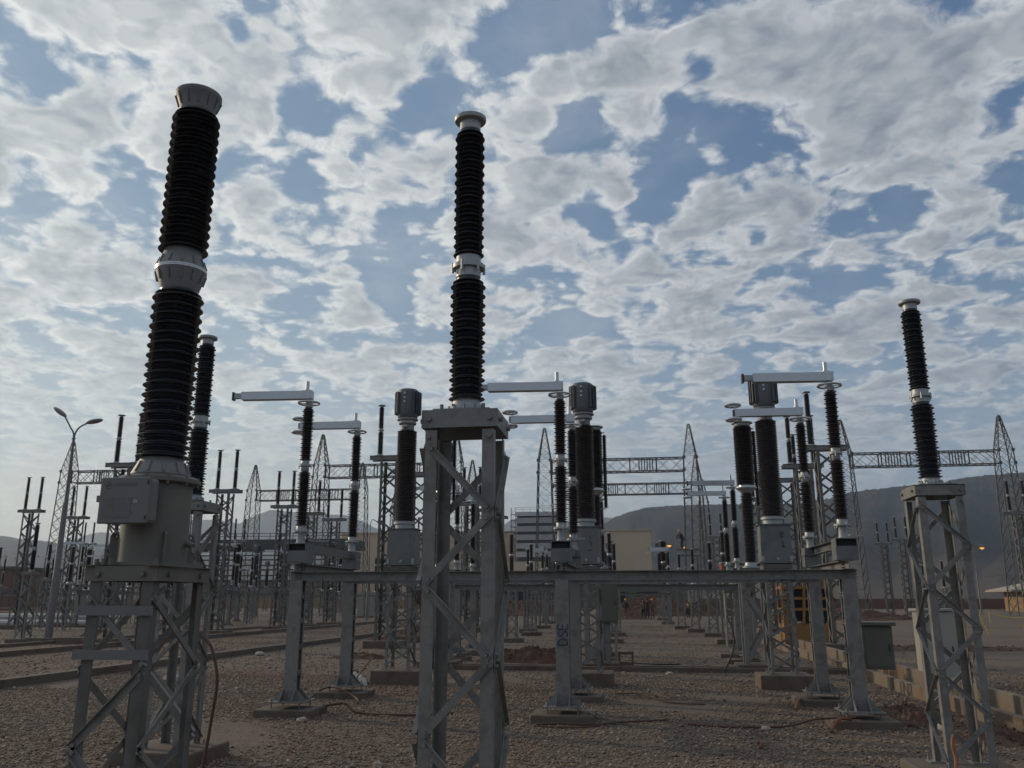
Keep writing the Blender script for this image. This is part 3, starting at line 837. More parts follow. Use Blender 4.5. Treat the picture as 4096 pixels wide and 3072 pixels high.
# far equipment in the same bay
arr = make_arrester()
far_eq = [('first', 36.2), ('second', 43.0)]
for nm, y in far_eq:
    for i, x in enumerate((-5.3, -1.2, 3.4)):
        place(arr, (x, y, 0), '%s slim arrester on laced column in the %s far row of the middle bay' % (side[i], nm), 'slim arresters on laced columns')
        plinth(x, y, .95, .8, 'concrete plinth under the %s arrester of the %s far row' % (side[i], nm), .18)
bays = [(-2.2, 58.0, 'far end of the middle bay'), (-28.5, 57.0, 'bay left of the dirt road'), (-45.2, 62.0, 'bay at the far left'), (-28.5, 82.0, 'back part left of the road'), (-45.4, 88.0, 'back part at the far left')]
for bx, by, nm in bays:
    place(frame, (bx, by, 0), 'distant steel switch frame in the %s' % nm, gf)
    for i, x in enumerate((bx - 4.15, bx, bx + 4.1)):
        place(pole, (x, by, 0), '%s distant disconnector pole in the %s' % (side[i], nm), gd)
        place(br, (x, by + 10.5, 0), '%s distant circuit breaker pole in the %s' % (side[i], nm), 'circuit breaker poles')
        place(ct, (x - .2, by + 14.5, 0), '%s distant current transformer in the %s' % (side[i], nm), 'current transformers with finned heads')
for i, x in enumerate((-32.8, -28.6, -24.4)):
    place(pole, (x, 47.5, 0), '%s disconnector pole of the nearer row beyond the dirt road' % side[i], gd)
    place(arr, (x - .6, 41.5, 0), '%s slim arrester on laced column beside the dirt road, left side' % side[i], 'slim arresters on laced columns')
    place(arr, (x - .3, 53.2, 0), '%s slim arrester on laced column, second row beyond the dirt road' % side[i], 'slim arresters on laced columns')
    place(arr, (x - .5, 84.0, 0), '%s slim arrester, farthest row beyond the dirt road' % side[i], 'slim arresters on laced columns')
place(frame, (-28.6, 47.5, 0), 'steel switch frame in the nearer row beyond the dirt road', gf)
for r_i, (rn, y, xs_) in enumerate((('third', 62.5, (-33.2, -29.0, -24.8)), ('fourth', 66.0, (-34.2, -30.2, -26.2)), ('fifth', 76.5, (-32.8, -28.6, -24.4)), ('sixth', 91.0, (-33.2, -28.8, -24.6)), ('seventh', 97.0, (-32.6, -28.4, -24.2)))):
    for i, x in enumerate(xs_):
        place(arr, (x, y, 0), '%s slim arrester in the %s row beyond the dirt road' % (side[i], rn), 'slim arresters on laced columns')
for i, (x, y) in enumerate(((-6.0, 47.2), (-1.5, 46.0), (2.9, 48.5), (-5.9, 53.5), (2.4, 53.5), (-6.2, 64.0), (1.9, 64.0), (-6.0, 76.5), (1.8, 76.5))):
    wn_ = ('left, at the back of the second far row', 'centre, behind the second far row', 'right, behind the second far row', 'left, one row farther', 'right, one row farther', 'left, behind the distant switch frame', 'right, behind the distant switch frame', 'left, last before the workers', 'right, last before the workers')[i]
    place(arr, (x, y, 0), 'slim arrester in the middle bay, ' + wn_, 'slim arresters on laced columns')
    plinth(x, y, .9, .8, 'concrete plinth of the middle bay arrester, ' + wn_, .2)
place(post, (-25.0, 33.0, 0), 'post insulator on laced column immediately left of the tall two-headed street lamp', gp)
plinth(-25.0, 33.0, .95, .85, 'concrete plinth under the post insulator left of the tall street lamp', .16)
place(post, (-33.1, 45.0, 0), 'post insulator on laced column seen just left of the tall street lamp, farther back', gp)
for i, (x, y) in enumerate(((-44, 68.0), (-48.5, 68.5), (-40, 68.0), (-44.5, 84), (-40.5, 84.5), (-49, 84))):
    place(arr, (x, y, 0), 'slim arrester in the far left bay, %s of six' % ('first', 'second', 'third', 'fourth', 'fifth', 'last')[i], 'slim arresters on laced columns')
for i, (x, y) in enumerate(((-41.2, 43.5), (-44.8, 50.5), (-38.6, 39.5), (-48.5, 57.0))):
    place(arr, (x, y, 0), '%s slim arrester on laced column at the far left of the yard' % ('first', 'second', 'third', 'fourth')[i], 'slim arresters on laced columns')
    plinth(x, y, .95, .8, 'concrete plinth under the %s far left arrester' % ('first', 'second', 'third', 'fourth')[i], .18)
for i, (x, y) in enumerate(((21.4, 66.0), (27.6, 66.5), (31.5, 64.0), (26.3, 58.5), (22.5, 74.0))):
    place(arr, (x, y, 0), '%s slim arrester on laced column in the open ground at the right' % ('first', 'second', 'third', 'fourth', 'fifth')[i], 'slim arresters on laced columns')

# bus posts in columns that run away from the camera
bp = make_bus_post()
gb = 'tall laced columns with twin post insulators'
ordn = ['nearest', 'second', 'third', 'fourth', 'fifth', 'sixth', 'seventh', 'eighth']
cols = [(-20.35, (31.6, 35.9, 40.2, 47.6, 51.8, 56.0, 77.0), 'the row along the left road kerb'),
        (-9.25, (31.4, 35.8, 40.0, 47.7, 51.2, 56.0), 'the row left of the middle bay'),
        (6.72, (31.5, 35.8, 40.0, 47.8, 51.6, 77.0), 'the row right of the middle bay'),
        (-36.75, (47.8, 52.2, 57.5, 76.0), 'the row left of the street lamp'),
        (-53.2, (60.0, 77.7), 'the outermost left row'),
        (23.6, (57.7, 78.1, 82.5, 88.5), 'the right row before the wooded hill')]
for cx, ys, nm in cols:
    for i, y in enumerate(ys):
        place(bp, (cx, y, 0), 'twin insulator column, %s in %s' % (ordn[i], nm), gb)
        if y < 60: plinth(cx, y, 1.35, 1.1, 'concrete plinth under the %s column of %s' % (ordn[i], nm), .26)

# gantries
gt = make_gantry_tower(); gb18 = make_gantry_beam(17.5 - 1.7)
rows = [(103.3, ((-74.6, -57.1), (-39.6, -22.1), (-11.0, 6.5), (24.1, 41.6)), 'nearer'), (126.4, ((-59.3, -41.8), (-24.5, None), (-8.8, 8.7)), 'second'), (153.5, ((11.6, None), (-44, None)), 'farthest')]
pos = ['far left', 'left of centre', 'right of centre', 'far right']
for y, prs, nm in rows:
    for k, (a, b) in enumerate(prs):
        pn = pos[k] if nm == 'nearer' else ('left', 'middle', 'right')[k]
        for x, sd in ((a, 'left'), (b, 'right')):
            if x is None: continue
            place(gt, (x, y, 0), 'pointed lattice tower, %s one of the %s bay, %s gantry line' % (sd, pn, nm), 'lattice gantry towers')
        if b is not None:
            place(gb18, ((a + b) / 2, y, 0), 'horizontal lattice beam of the %s bay in the %s gantry line' % (pn, nm), 'lattice gantry beams')

MIDPOST.scale = (.94, .86, 1)

# ------------------------------------------------------------------ ground, road, kerbs, trench
def ground_mat(name, kind):
    m_ = bpy.data.materials.new(name); m_.use_nodes = True; q = NG(m_.node_tree); b = q.N['Principled BSDF']
    geo = q.N.new('ShaderNodeNewGeometry').outputs['Position']
    big = q.noise(geo, .18, 5, .6, .4); mid = q.noise(geo, .9, 6, .65, .3); fin = q.noise(geo, 26, 5, .7); spk = q.noise(geo, 9, 8, .75)
    if kind == 'gravel':
        c = q.mix(q.step(mid, .40, .64), (.185, .146, .114), (.158, .132, .110))
        c = q.mix(q.m('MULTIPLY', q.step(big, .52, .66), .75), c, (.150, .088, .060))
        c = q.mix(q.step(fin, .56, .72), c, (.25, .215, .175))
        c = q.mix(q.step(spk, .36, .46, 1., 0.), c, (.055, .042, .034))
    elif kind == 'plain':
        c = q.mix(q.step(q.noise(geo, .012, 6, .6), .42, .6), (.115, .075, .050), (.085, .066, .045))
        c = q.mix(q.step(q.noise(geo, .035, 6, .6, .5), .54, .64), c, (.21, .135, .07))
        c = q.mix(q.step(q.noise(geo, .15, 7, .7), .56, .66), c, (.045, .042, .030))
    else:
        vt_ = q.N.new('ShaderNodeMapping'); q.L.new(geo, vt_.inputs[0]); vt_.inputs['Scale'].default_value = (2.2, .10, 1)
        c = q.mix(q.step(q.noise(vt_.outputs[0], 1.0, 6, .6), .4, .62), (.165, .122, .096), (.118, .088, .071))
        c = q.mix(q.step(fin, .6, .72), c, (.20, .16, .13))
    q.L.new(c, b.inputs['Base Color']); b.inputs['Roughness'].default_value = .95; b.inputs['Specular IOR Level'].default_value = .2
    bn = q.N.new('ShaderNodeBump'); bn.inputs['Strength'].default_value = .75; bn.inputs['Distance'].default_value = .035 if kind != 'plain' else .4
    vo = q.N.new('ShaderNodeTexVoronoi'); q.L.new(geo, vo.inputs['Vector']); vo.inputs['Scale'].default_value = 22 if kind == 'gravel' else 4
    hgt = q.m('ADD', q.m('MULTIPLY', vo.outputs['Distance'], -.8), q.m('ADD', fin, q.m('MULTIPLY', mid, 1.5)))
    q.L.new(hgt, bn.inputs['Height']); q.L.new(bn.outputs[0], b.inputs['Normal'])
    return m_


def sheet(name, x0, x1, y0, y1, z, m_, label, nx=1, ny=1):
    vs = [(x0 + (x1 - x0) * i / nx, y0 + (y1 - y0) * j / ny, z) for j in range(ny + 1) for i in range(nx + 1)]
    fs = [(j * (nx + 1) + i, j * (nx + 1) + i + 1, (j + 1) * (nx + 1) + i + 1, (j + 1) * (nx + 1) + i) for j in range(ny) for i in range(nx)]
    o = MB().add(vs, fs).build(name, m_)
    return tag(o, label, 'ground', None, 'structure')


PLAIN = ground_mat('brown_plain', 'plain'); GRAV = ground_mat('crushed_gravel', 'gravel'); DIRT = ground_mat('dirt_road', 'road')
sheet('ground', -8000, 8000, -3000, 9500, -.03, PLAIN, 'brown open plain reaching to the foot of the hills', 40, 40)
sheet('gravel_yard', -80, 60, -20, 165, 0, GRAV, 'grey-brown crushed gravel covering the switchyard', 1, 1)
sheet('road', -19.3, -12.75, -20, 160, .004, DIRT, 'unpaved brown road with wheel ruts crossing the yard on the left')


def block_run(name, x0, x1, y0, y1, z0, z1, m_, label, cat):
    o = MB().box(((x0 + x1) / 2, (y0 + y1) / 2, (z0 + z1) / 2), (x1 - x0, y1 - y0, z1 - z0)).build(name, m_, None, .012)
    return tag(o, label, cat)


block_run('kerb', -19.6, -19.3, -18, 130, -.1, .17, CONC, 'long concrete kerb on the far left edge of the dirt road', 'kerb')
block_run('kerb', -12.75, -12.5, -18, 46, -.1, .17, CONC, 'long concrete kerb on the near right edge of the dirt road', 'kerb')
block_run('kerb', -23.4, -23.15, 28, 60, -.1, .12, CONC, 'second low concrete kerb beyond the road, behind the lamp post', 'kerb')
block_run('trench_wall', -5.6, 4.80, 21.98, 22.10, -.1, .115, CONC, 'front wall of the narrow cable channel crossing in front of the breakers', 'kerb')
block_run('trench_wall', -5.6, 4.80, 22.32, 22.44, -.1, .125, CONC, 'back wall of the narrow cable channel crossing in front of the breakers', 'kerb')


def trench(x0, x1, gaps, label, h):
    o = thing('trench_wall', label, 'trench wall')
    prev = 7.0
    for k, (a, b) in enumerate(gaps + [(46.0, 46.0)]):
        m_ = MB()
        y = prev
        while y < a - .01:
            e = min(y + 2.4, a); m_.box(((x0 + x1) / 2, (y + e) / 2 - .004, h / 2 - .2), (x1 - x0, e - y - .012, h + .4)); y = e
        m_.build('wall_section', CONCL, o, .008); prev = b
    return o


trench(4.80, 4.93, [(18.3, 18.5)], 'near pale concrete wall of the big cable trench on the right', .22)
trench(5.55, 5.68, [(17.6, 18.6)], 'far pale concrete wall of the big cable trench on the right', .30)
MB().box((5.24, 26, .004), (.60, 38, .012)).build('trench_floor', CONC)
tag(bpy.data.objects['trench_floor'], 'sunken concrete floor of the cable trench', 'ground', None, 'structure')

# pebbles: real stones over the nearest gravel
rng = np.random.default_rng(3)


EX, EY = [], []                       # stones heaped against the edges of the nearest plinths
for px_, py_, pw_, pd_ in [(x, y, .90, .74) for x in (-5.30, -1.15, 2.95) for y in (13.1, 15.6)] + [(x, 18.35, 1.02, .92) for x in (-5.06, -1.10, 2.76)] + [(3.0, 9.3, .95, .85), (-5.1, 9.3, .95, .85)]:
    m_n = 420; t_ = rng.uniform(0, 4, m_n); sd = np.floor(t_); f_ = (t_ - sd) * 2 - 1; off = np.abs(rng.normal(0, .07, m_n)) + .008
    EX.append(px_ + np.where(sd < 2, f_ * pw_ / 2, np.where(sd == 2, -1, 1) * (pw_ / 2 + off))); EY.append(py_ + np.where(sd < 2, np.where(sd == 0, -1, 1) * (pd_ / 2 + off), f_ * pd_ / 2))
EX, EY = np.concatenate(EX), np.concatenate(EY)


def pebbles(n, x0, x1, y0, y1, smin, smax, name, label):
    X = rng.uniform(x0, x1, n); Y = y0 + (y1 - y0) * rng.uniform(0, 1, n) ** (1.25 if y1 < 30 else 2.0)
    k = ~((X > 4.75) & (X < 5.7) & (Y > 7)); X, Y = X[k], Y[k]; n = len(X)
    ang = np.abs(X + .146 * Y) < .70 * Y + 1.2; X, Y = X[ang], Y[ang]
    bare = np.sin(X * .9 + 1.3 * np.sin(Y * .55)) + np.sin(Y * .8 + 1.7 * np.sin(X * .6 + 1)) + .5 * np.sin(X * 2.9 + Y * 2.1)
    k = bare + rng.uniform(-.5, .5, len(X)) < 1.45; X, Y = X[k], Y[k]; n = len(X)
    if y1 < 30: X, Y = np.concatenate([X, EX]), np.concatenate([Y, EY]); n = len(X)
    s = rng.uniform(smin, smax, n) * rng.choice([.8, 1, 1, 1, 1.3, 1.9], n)
    base_ = np.array([(1, 0, 0), (.31, .95, .1), (-.81, .59, -.1), (-.81, -.59, .1), (.31, -.95, -.1), (.1, .1, .8), (0, 0, -.6)])
    F = [(0, 1, 5), (1, 2, 5), (2, 3, 5), (3, 4, 5), (4, 0, 5), (1, 0, 6), (2, 1, 6), (3, 2, 6), (4, 3, 6), (0, 4, 6)]
    V = np.repeat(base_[None], n, 0) * (1 + rng.uniform(-.3, .3, (n, 7, 3)))
    a = rng.uniform(0, 6.28, n); b = rng.uniform(-.6, .6, n)
    V[:, :, 1] *= rng.uniform(.5, .9, n)[:, None]; V[:, :, 2] *= rng.uniform(.30, .62, n)[:, None]
    xx = V[:, :, 0] * np.cos(b)[:, None] - V[:, :, 2] * np.sin(b)[:, None]; zz = V[:, :, 0] * np.sin(b)[:, None] + V[:, :, 2] * np.cos(b)[:, None]
    x2 = xx * np.cos(a)[:, None] - V[:, :, 1] * np.sin(a)[:, None]; y2 = xx * np.sin(a)[:, None] + V[:, :, 1] * np.cos(a)[:, None]
    V = np.stack([x2 * s[:, None] + X[:, None], y2 * s[:, None] + Y[:, None], zz * s[:, None] + (s * .25)[:, None] + .002], -1).reshape(-1, 3)
    idx = (np.array(F)[None] + (np.arange(n) * 7)[:, None, None]).reshape(-1)
    me = bpy.data.meshes.new(name); nf = n * 10
    me.vertices.add(len(V)); me.vertices.foreach_set('co', V.astype('f').ravel())
    me.loops.add(nf * 3); me.loops.foreach_set('vertex_index', idx.astype('i'))
    me.polygons.add(nf); me.polygons.foreach_set('loop_start', np.arange(0, nf * 3, 3, dtype='i')); me.polygons.foreach_set('loop_total', np.full(nf, 3, 'i'))
    me.update(); me.validate()
    pal = np.array([(.255, .212, .172), (.210, .178, .148), (.298, .252, .205), (.228, .160, .114), (.178, .154, .136), (.265, .190, .135), (.36, .315, .26)])
    ci = pal[rng.choice(7, n, p=[.24, .24, .14, .14, .14, .07, .03])] * rng.uniform(.75, 1.2, (n, 1))
    dusty = np.clip(.5 + .35 * np.sin(X * .7 + 2 * np.sin(Y * .33)) + .3 * np.sin(Y * .9 + X * .4), 0, 1)[:, None]
    ci = ci * (1 - .45 * dusty) + np.array([(.255, .170, .120)]) * .45 * dusty
    ca = me.color_attributes.new('stone', 'FLOAT_COLOR', 'POINT')
    ca.data.foreach_set('color', np.concatenate([np.repeat(ci, 7, 0), np.ones((n * 7, 1))], 1).astype('f').ravel())
    me.materials.append(PEB)
    o = bpy.data.objects.new(name, me); C.objects.link(o)
    return tag(o, label, 'gravel', None, 'stuff')


PEB = bpy.data.materials.new('pebble'); PEB.use_nodes = True
_q = NG(PEB.node_tree); _a = _q.N.new('ShaderNodeAttribute'); _a.attribute_name = 'stone'
_q.L.new(_a.outputs['Color'], _q.N['Principled BSDF'].inputs['Base Color']); _q.N['Principled BSDF'].inputs['Roughness'].default_value = .9
_q.N['Principled BSDF'].inputs['Specular IOR Level'].default_value = .25
pebbles(140000, -12.4, 8, 7.0, 20, .0105, .0195, 'loose_gravel', 'small crushed stones covering the foreground ground')
pebbles(42000, -12.4, 9, 16, 62, .015, .027, 'loose_gravel', 'crushed stones scattered over the ground farther into the yard')


pebbles(9000, -19.2, -12.9, 14, 60, .016, .034, 'loose_gravel', 'loose stones scattered over the dirt road')
pebbles(12000, -34, -19.8, 20, 70, .018, .034, 'loose_gravel', 'loose stones on the ground beyond the dirt road')


def mound(x, y, rx, ry, h, label, m_=SOIL, n=44, seed=0, rock=True):
    rr = random.Random(seed); M_ = MB(); vs = []; fs = []
    ph = [rr.uniform(0, 6) for _ in range(6)]
    for j in range(n + 1):
        for i in range(n + 1):
            a, b = -1 + 2 * i / n, -1 + 2 * j / n; r = 1.3 * math.hypot(a, b) * (1 + .16 * math.sin(3 * math.atan2(b, a) + ph[0]) + .08 * math.sin(7 * math.atan2(b, a) + ph[1]))
            z = max(0, 1 - r) ** .8 * h
            if z > 0: z *= 1 + .35 * math.sin(a * 7 + ph[2]) * math.sin(b * 8 + ph[3]); z += rr.uniform(0, .22) * h * min(1, 3 * (1 - r)) if r < 1 else 0
            vs.append((a * rx + rr.uniform(-.02, .02) * rx, b * ry, z - .03))
    for j in range(n):
        for i in range(n): k = j * (n + 1) + i; fs.append((k, k + 1, k + n + 2, k + n + 1))
    M_.add(vs, fs)
    k = 0
    for vx, vy, vz in random.Random(seed + 50).sample([v for v in vs if v[2] > .02 * h + .0], min(110, sum(v[2] > .02 * h for v in vs))):
        q_ = rr.uniform(.35, 1.0) * (.035 + .012 * min(rx, 3)); M_.box((vx, vy, vz + q_ * .2), (q_, q_ * .8, q_ * .7), Matrix.Rotation(rr.uniform(0, 3), 3, 'X') @ Matrix.Rotation(rr.uniform(0, 3), 3, 'Z'))
    o = M_.build('soil_mound', m_); o.location = (x, y, 0)
    return tag(o, label, 'soil mound')


mound(3.75, 13.6, .95, .9, .26, 'heap of red-brown soil and clods beside the right front plinth', seed=1)
mound(4.25, 12.0, .65, .7, .20, 'red-brown soil heap against the cable trench behind the right post insulator', seed=2)
mound(-3.0, 25.0, 1.9, .9, .42, 'heap of dug soil behind the cable channel, left of the marked column', seed=3)
mound(-9.4, 37.5, 2.4, 2.2, .50, 'red soil heap between the dirt road and the middle bay', seed=4)
mound(-1.0, 79.0, 2.6, 1.6, .35, 'low soil heap in front of the workers', seed=5)
mound(10.5, 33.0, 3.5, 1.6, .22, 'spread red earth on the right beyond the trench', seed=6)
mound(-8.3, 25.8, 1.2, .7, .18, 'small red soil spill near the road kerb', seed=8)
mound(-12.0, 96, 7, 3, 1.6, 'long brown earth bank at the far end of the yard, left part', seed=9)
mound(2.5, 97, 9, 3, 1.9, 'long brown earth bank behind the workers', seed=10)
mound(17.5, 80, 8, 3, .9, 'low brown earth bank in the open ground at the right', seed=11)


def rock(x, y, s, label, m_=ROCK, z=0):
    rr = random.Random(int(x * 100 + y * 10)); vs = []; sg = 9; rg = 6
    for j in range(rg + 1):
        for i in range(sg):
            th = math.pi * j / rg; ph_ = 2 * math.pi * i / sg; q_ = 1 + (rr.uniform(-.2, .2) if 0 < j < rg else 0)
            vs.append((s * q_ * math.sin(th) * math.cos(ph_), s * .75 * q_ * math.sin(th) * math.sin(ph_), s * .55 * q_ * math.cos(th) + s * .3))
    fs = [(j * sg + i, j * sg + (i + 1) % sg, (j + 1) * sg + (i + 1) % sg, (j + 1) * sg + i) for j in range(rg) for i in range(sg)]
    o = MB().add(vs, fs).build('stone', m_); o.location = (x, y, z)
    return tag(o, label, 'stone')


for x, y, s, l in ((-4.85, 12.45, .085, 'pale stone in front of the left front plinth'), (-11.85, 26.5, .16, 'white stone near the road kerb'), (-9.9, 17.9, .20, 'large pale stone left of the voltage transformer'),
                   (-5.9, 10.6, .07, 'small yellowish stone on the gravel at lower left'), (1.6, 12.6, .07, 'pale stone on the gravel before the right columns'), (2.5, 8.35, .09, 'red-brown stone at the foot of the right post insulator'),
                   (.6, 21.2, .09, 'white stone by the cable channel'), (-10.6, 24.4, .10, 'flat pale stone among the gravel beyond the road edge'), (7.2, 15.5, .12, 'pale stone on the ground right of the trench'),
                   (-7.4, 12.3, .06, 'small white stone at far left of the gravel'), (-2.8, 9.4, .055, 'small pale stone near the middle column foot'), (4.0, 13.0, .10, 'stone lying on the soil heap by the right plinth')):
    rock(x, y, s, l)


def pipe(name, pts, r, m_, label, cat, n=10):
    return tag(MB().tube(spline(pts, n), r, 8).build(name, m_), label, cat)


pipe('conduit', [(-4.95, 13.35, .10), (-4.6, 13.5, .14), (-4.3, 13.35, .03), (-3.4, 13.2, .03), (-2.9, 13.6, .02)], .018, COPB, 'brown conduit lying beside the left front plinth', 'cable')
pipe('conduit', [(-5.8, 15.2, .02), (-5.65, 15.4, .16), (-5.35, 15.25, .20), (-4.9, 15.0, .06), (-4.75, 14.6, .02)], .018, COPB, 'brown conduit looping over the left back plinth', 'cable')
pipe('conduit', [(-1.5, 12.6, .02), (-1.2, 12.55, .04), (-.7, 12.6, .03), (-.3, 12.9, .03), (.35, 13.3, .02)], .013, COPB, 'brown conduit on the gravel at the middle front plinth', 'cable')
pipe('conduit', [(-.8, 12.9, .14), (-.55, 12.6, .05), (-.9, 12.35, .02), (-1.5, 12.4, .02)], .012, COPB, 'thin rusty cable curled below the middle front plinth', 'cable')
pipe('conduit', [(-.5, 15.9, .10), (-.1, 15.8, .12), (.4, 15.4, .03), (1.0, 15.3, .02)], .012, COPB, 'thin brown conduit running right from the middle back plinth', 'cable')
pipe('conduit', [(2.9, 13.0, .12), (2.35, 12.9, .12), (1.9, 12.8, .03), (1.2, 12.7, .02), (.6, 12.9, .02)], .014, COPB, 'long brown cable running left from the right front plinth', 'cable')
pipe('conduit', [(2.75, 12.8, .14), (2.55, 12.55, .16), (2.42, 12.45, .02)], .024, COPR, 'thick grey-brown conduit bending down beside the right front plinth', 'cable')
pipe('conduit', [(2.55, 15.3, .12), (2.45, 15.0, .14), (2.38, 14.85, .02)], .024, COPR, 'thick conduit bending down beside the right back plinth', 'cable')
pipe('conduit', [(-4.62, 8.8, 1.35), (-4.45, 8.75, 1.22), (-4.33, 8.7, .9), (-4.36, 8.7, .5), (-4.42, 8.72, .02)], .016, COPB, 'brown cable hanging from the column behind the voltage transformer', 'cable')
pipe('conduit', [(-5.35, 8.6, .02), (-5.35, 8.6, .20), (-5.25, 8.7, .34), (-5.18, 8.8, .5)], .015, COPB, 'short curved brown cable left of the transformer\'s rear column', 'cable')
pipe('conduit', [(2.72, 8.55, .0), (2.70, 8.62, .16), (2.76, 8.75, .30), (2.76, 8.80, .42), (2.79, 8.83, .50)], .018, COPR, 'orange conduit rising at the foot of the right post insulator', 'cable')
pipe('conduit', [(-5.9, 17.7, .02), (-5.72, 17.8, .28), (-5.55, 17.9, .52)], .014, COPR, 'orange conduit rising at the left current transformer plinth', 'cable')
pipe('conduit', [(2.1, 22.2, 1.3), (2.2, 22.0, .9), (2.15, 21.9, .5), (1.95, 21.8, .1), (1.95, 21.8, .02)], .018, CABLE, 'black cable sagging from the right circuit breaker frame', 'cable')
pipe('conduit', [(-1.2, 25.0, .05), (-.3, 24.6, .03), (.5, 24.3, .02), (1.0, 24.5, .02)], .016, CABLE, 'black hose on the ground near the timber frame', 'cable')
pipe('rebar', [(1.33, 11.05, .01), (1.37, 11.2, .05), (1.38, 11.5, .02)], .020, RUST, 'short rusty bar lying on the gravel at lower right', 'bar')
pipe('rebar', [(-22.6, 33.0, .10), (-22.2, 33.0, .42), (-21.6, 33.0, .52), (-20.9, 33.0, .30), (-20.7, 33.0, .10)], .035, RUST, 'bent rusty bar arched over the plinth beside the lamp post', 'bar')
bg_ = MB(); rr = random.Random(5)
vs = []; nn = 22
for j in range(nn):
    for i in range(nn):
        a, b = -1 + 2 * i / (nn - 1), -1 + 2 * j / (nn - 1)
        vs.append((a * .34, b * .20, max(0, (1 - a * a - b * b)) ** .6 * .19 * (1 + .5 * math.sin(a * 9 + b * 4) * math.cos(b * 11)) + rr.uniform(-.012, .02)))
bg_.add(vs, [(j * nn + i, j * nn + i + 1, (j + 1) * nn + i + 1, (j + 1) * nn + i) for j in range(nn - 1) for i in range(nn - 1)])
o = bg_.build('plastic_sheet', PLAST); o.location = (-5.95, 17.9, 0); tag(o, 'crumpled white plastic sheet beside the left current transformer plinth', 'plastic sheet')
pipe('conduit', [(-6.2, 18.1, .1), (-5.95, 18.0, .26), (-5.75, 17.95, .14), (-5.6, 17.9, .02)], .025, CABLE, 'black sleeve end lying over the plastic sheet', 'cable')
st = thing('timber_frame', 'small open timber stool frame standing by the cable channel', 'stool', (-.42, 23.3, 0))
for sx in (-1, 1):
    for sy in (-1, 1): MB().box((sx * .17, sy * .15, .19), (.05, .05, .38)).build('leg', WOOD, st)
for z in (.08, .36):
    for y in (-.17, .17): MB().box((0, y, z), (.40, .03, .05)).build('rail', WOOD, st)

# ------------------------------------------------------------------ writing on the steel
def stroke(pts, m_, parent, name, w=.009):
    v = MB()
    for poly in pts:
        v.tube([Vector(p) for p in spline(poly, 5)], w, 6)
    v.v = [(x, y * .35 if False else y, z) for x, y, z in v.v]
    return v.build(name, m_, parent)


def wr(strokes, u0, v0, s, rot=True):
    """2-D strokes -> points on the front face of the marked column; text runs upward"""
    out = []
    for st_ in strokes:
        out.append([(u0 - (b * s * 1.15) if rot else u0 + a * s, 0, v0 + (a * s) if rot else v0 + b * s) for a, b in st_])
    return out


D_ = [[(0, 0), (0, 1)], [(0, 1), (.45, .95), (.72, .6), (.68, .25), (.4, .03), (0, 0)]]
S_ = [[(.68, .88), (.40, 1.0), (.10, .85), (.16, .60), (.50, .45), (.68, .22), (.45, 0), (.08, .08)]]
E_ = [[(.6, 1), (0, .98), (0, .02), (.62, 0)], [(0, .5), (.5, .52)]]
def child(o, name, k=0): return [c for c in o.children if c.name.split('.')[0] == name][k]


letters = []
for L_, z in ((D_, 1.06), (S_, 1.17), (E_, 1.28)): letters += [[(p[0], -.0955, p[2]) for p in q_] for q_ in wr(L_, .072, z, .118)]
stroke(letters, BLUEINK, child(frame, 'column', 2), 'painted_letters', .0085)
stroke([[(x + 3.35, 2.492, z) for x, z in q_] for q_ in ([(0, 2.04), (.06, 2.0), (.12, 2.05), (.04, 2.075), (.14, 2.09)], [(.2, 2.02), (.3, 2.04), (.28, 2.085)], [(.36, 2.08), (.38, 2.02), (.44, 2.03), (.42, 2.085)])],
       BLUEINK, child(frame, 'long_beam', 1), 'painted_scribble', .0085)
poles = [o for o in C.objects if o.parent is None and o.name.startswith('disconnector_pole') and abs(o.location.y - 13.1) < .1]
rp_ = max(poles, key=lambda o: o.location.x)
ov = [[(.0225, 1.05 + .075 * math.cos(t_ * .7854), 2.50 + .028 * math.sin(t_ * .7854)) for t_ in range(9)]]
stroke(ov, REDM, child(rp_, 'linkage_channel'), 'oval_mark', .005)
rc_ = [o for o in C.objects if o.parent is None and o.name.startswith('current_transformer') and abs(o.location.y - 18.35) < .1]
rc_.sort(key=lambda o: o.location.x)
stroke([[(.12, -.254, 2.98), (.16, -.254, 3.01), (.12, -.254, 3.03), (.08, -.254, 3.0), (.12, -.254, 2.97), (.15, -.254, 2.94), (.11, -.254, 2.92), (.09, -.254, 2.95)], [(.13, -.254, 2.86), (.135, -.254, 2.74)], [(.10, -.254, 2.74), (.16, -.254, 2.74)]],
       BOLT, child(rc_[2], 'tank'), 'stencil_marks', .006)
stroke([[(.10, -.254, 3.0), (.12, -.254, 2.95), (.10, -.254, 2.93)], [(.10, -.254, 2.88), (.13, -.254, 2.85), (.11, -.254, 2.80)], [(.07, -.254, 2.70), (.13, -.254, 2.70)]], BOLT, child(rc_[1], 'tank'), 'stencil_marks', .006)

# ------------------------------------------------------------------ cabinets, crate, lamps
def cabinet(x, y, z0, w, d, h, m_, label, legs=False, roof=True, mr=None):
    t = thing('control_cabinet', label, 'cabinet', (x, y, 0))
    MB().box((0, 0, z0 + h / 2), (w, d, h)).build('body', m_, t, .01)
    if roof: MB().box((0, 0, z0 + h + .03), (w + .10, d + .10, .05)).build('roof', mr or m_, t, .008)
    MB().box((0, -d / 2 - .006, z0 + h / 2), (w - .06, .010, h - .08)).build('door', m_, t, .004)
    hd = MB().box((w * .36, -d / 2 - .02, z0 + h * .5), (.02, .02, .10)).build('handle', BOLT, t)
    if z0 > .3 and legs:
        for sx in (-1, 1): MB().box((sx * (w / 2 - .06), 0, z0 / 2), (.06, d * .8, z0)).build('leg', GALV, t)
    elif z0 <= .3: MB().box((0, 0, z0 / 2), (w - .04, d - .04, z0)).build('base', CONC, t)
    return t


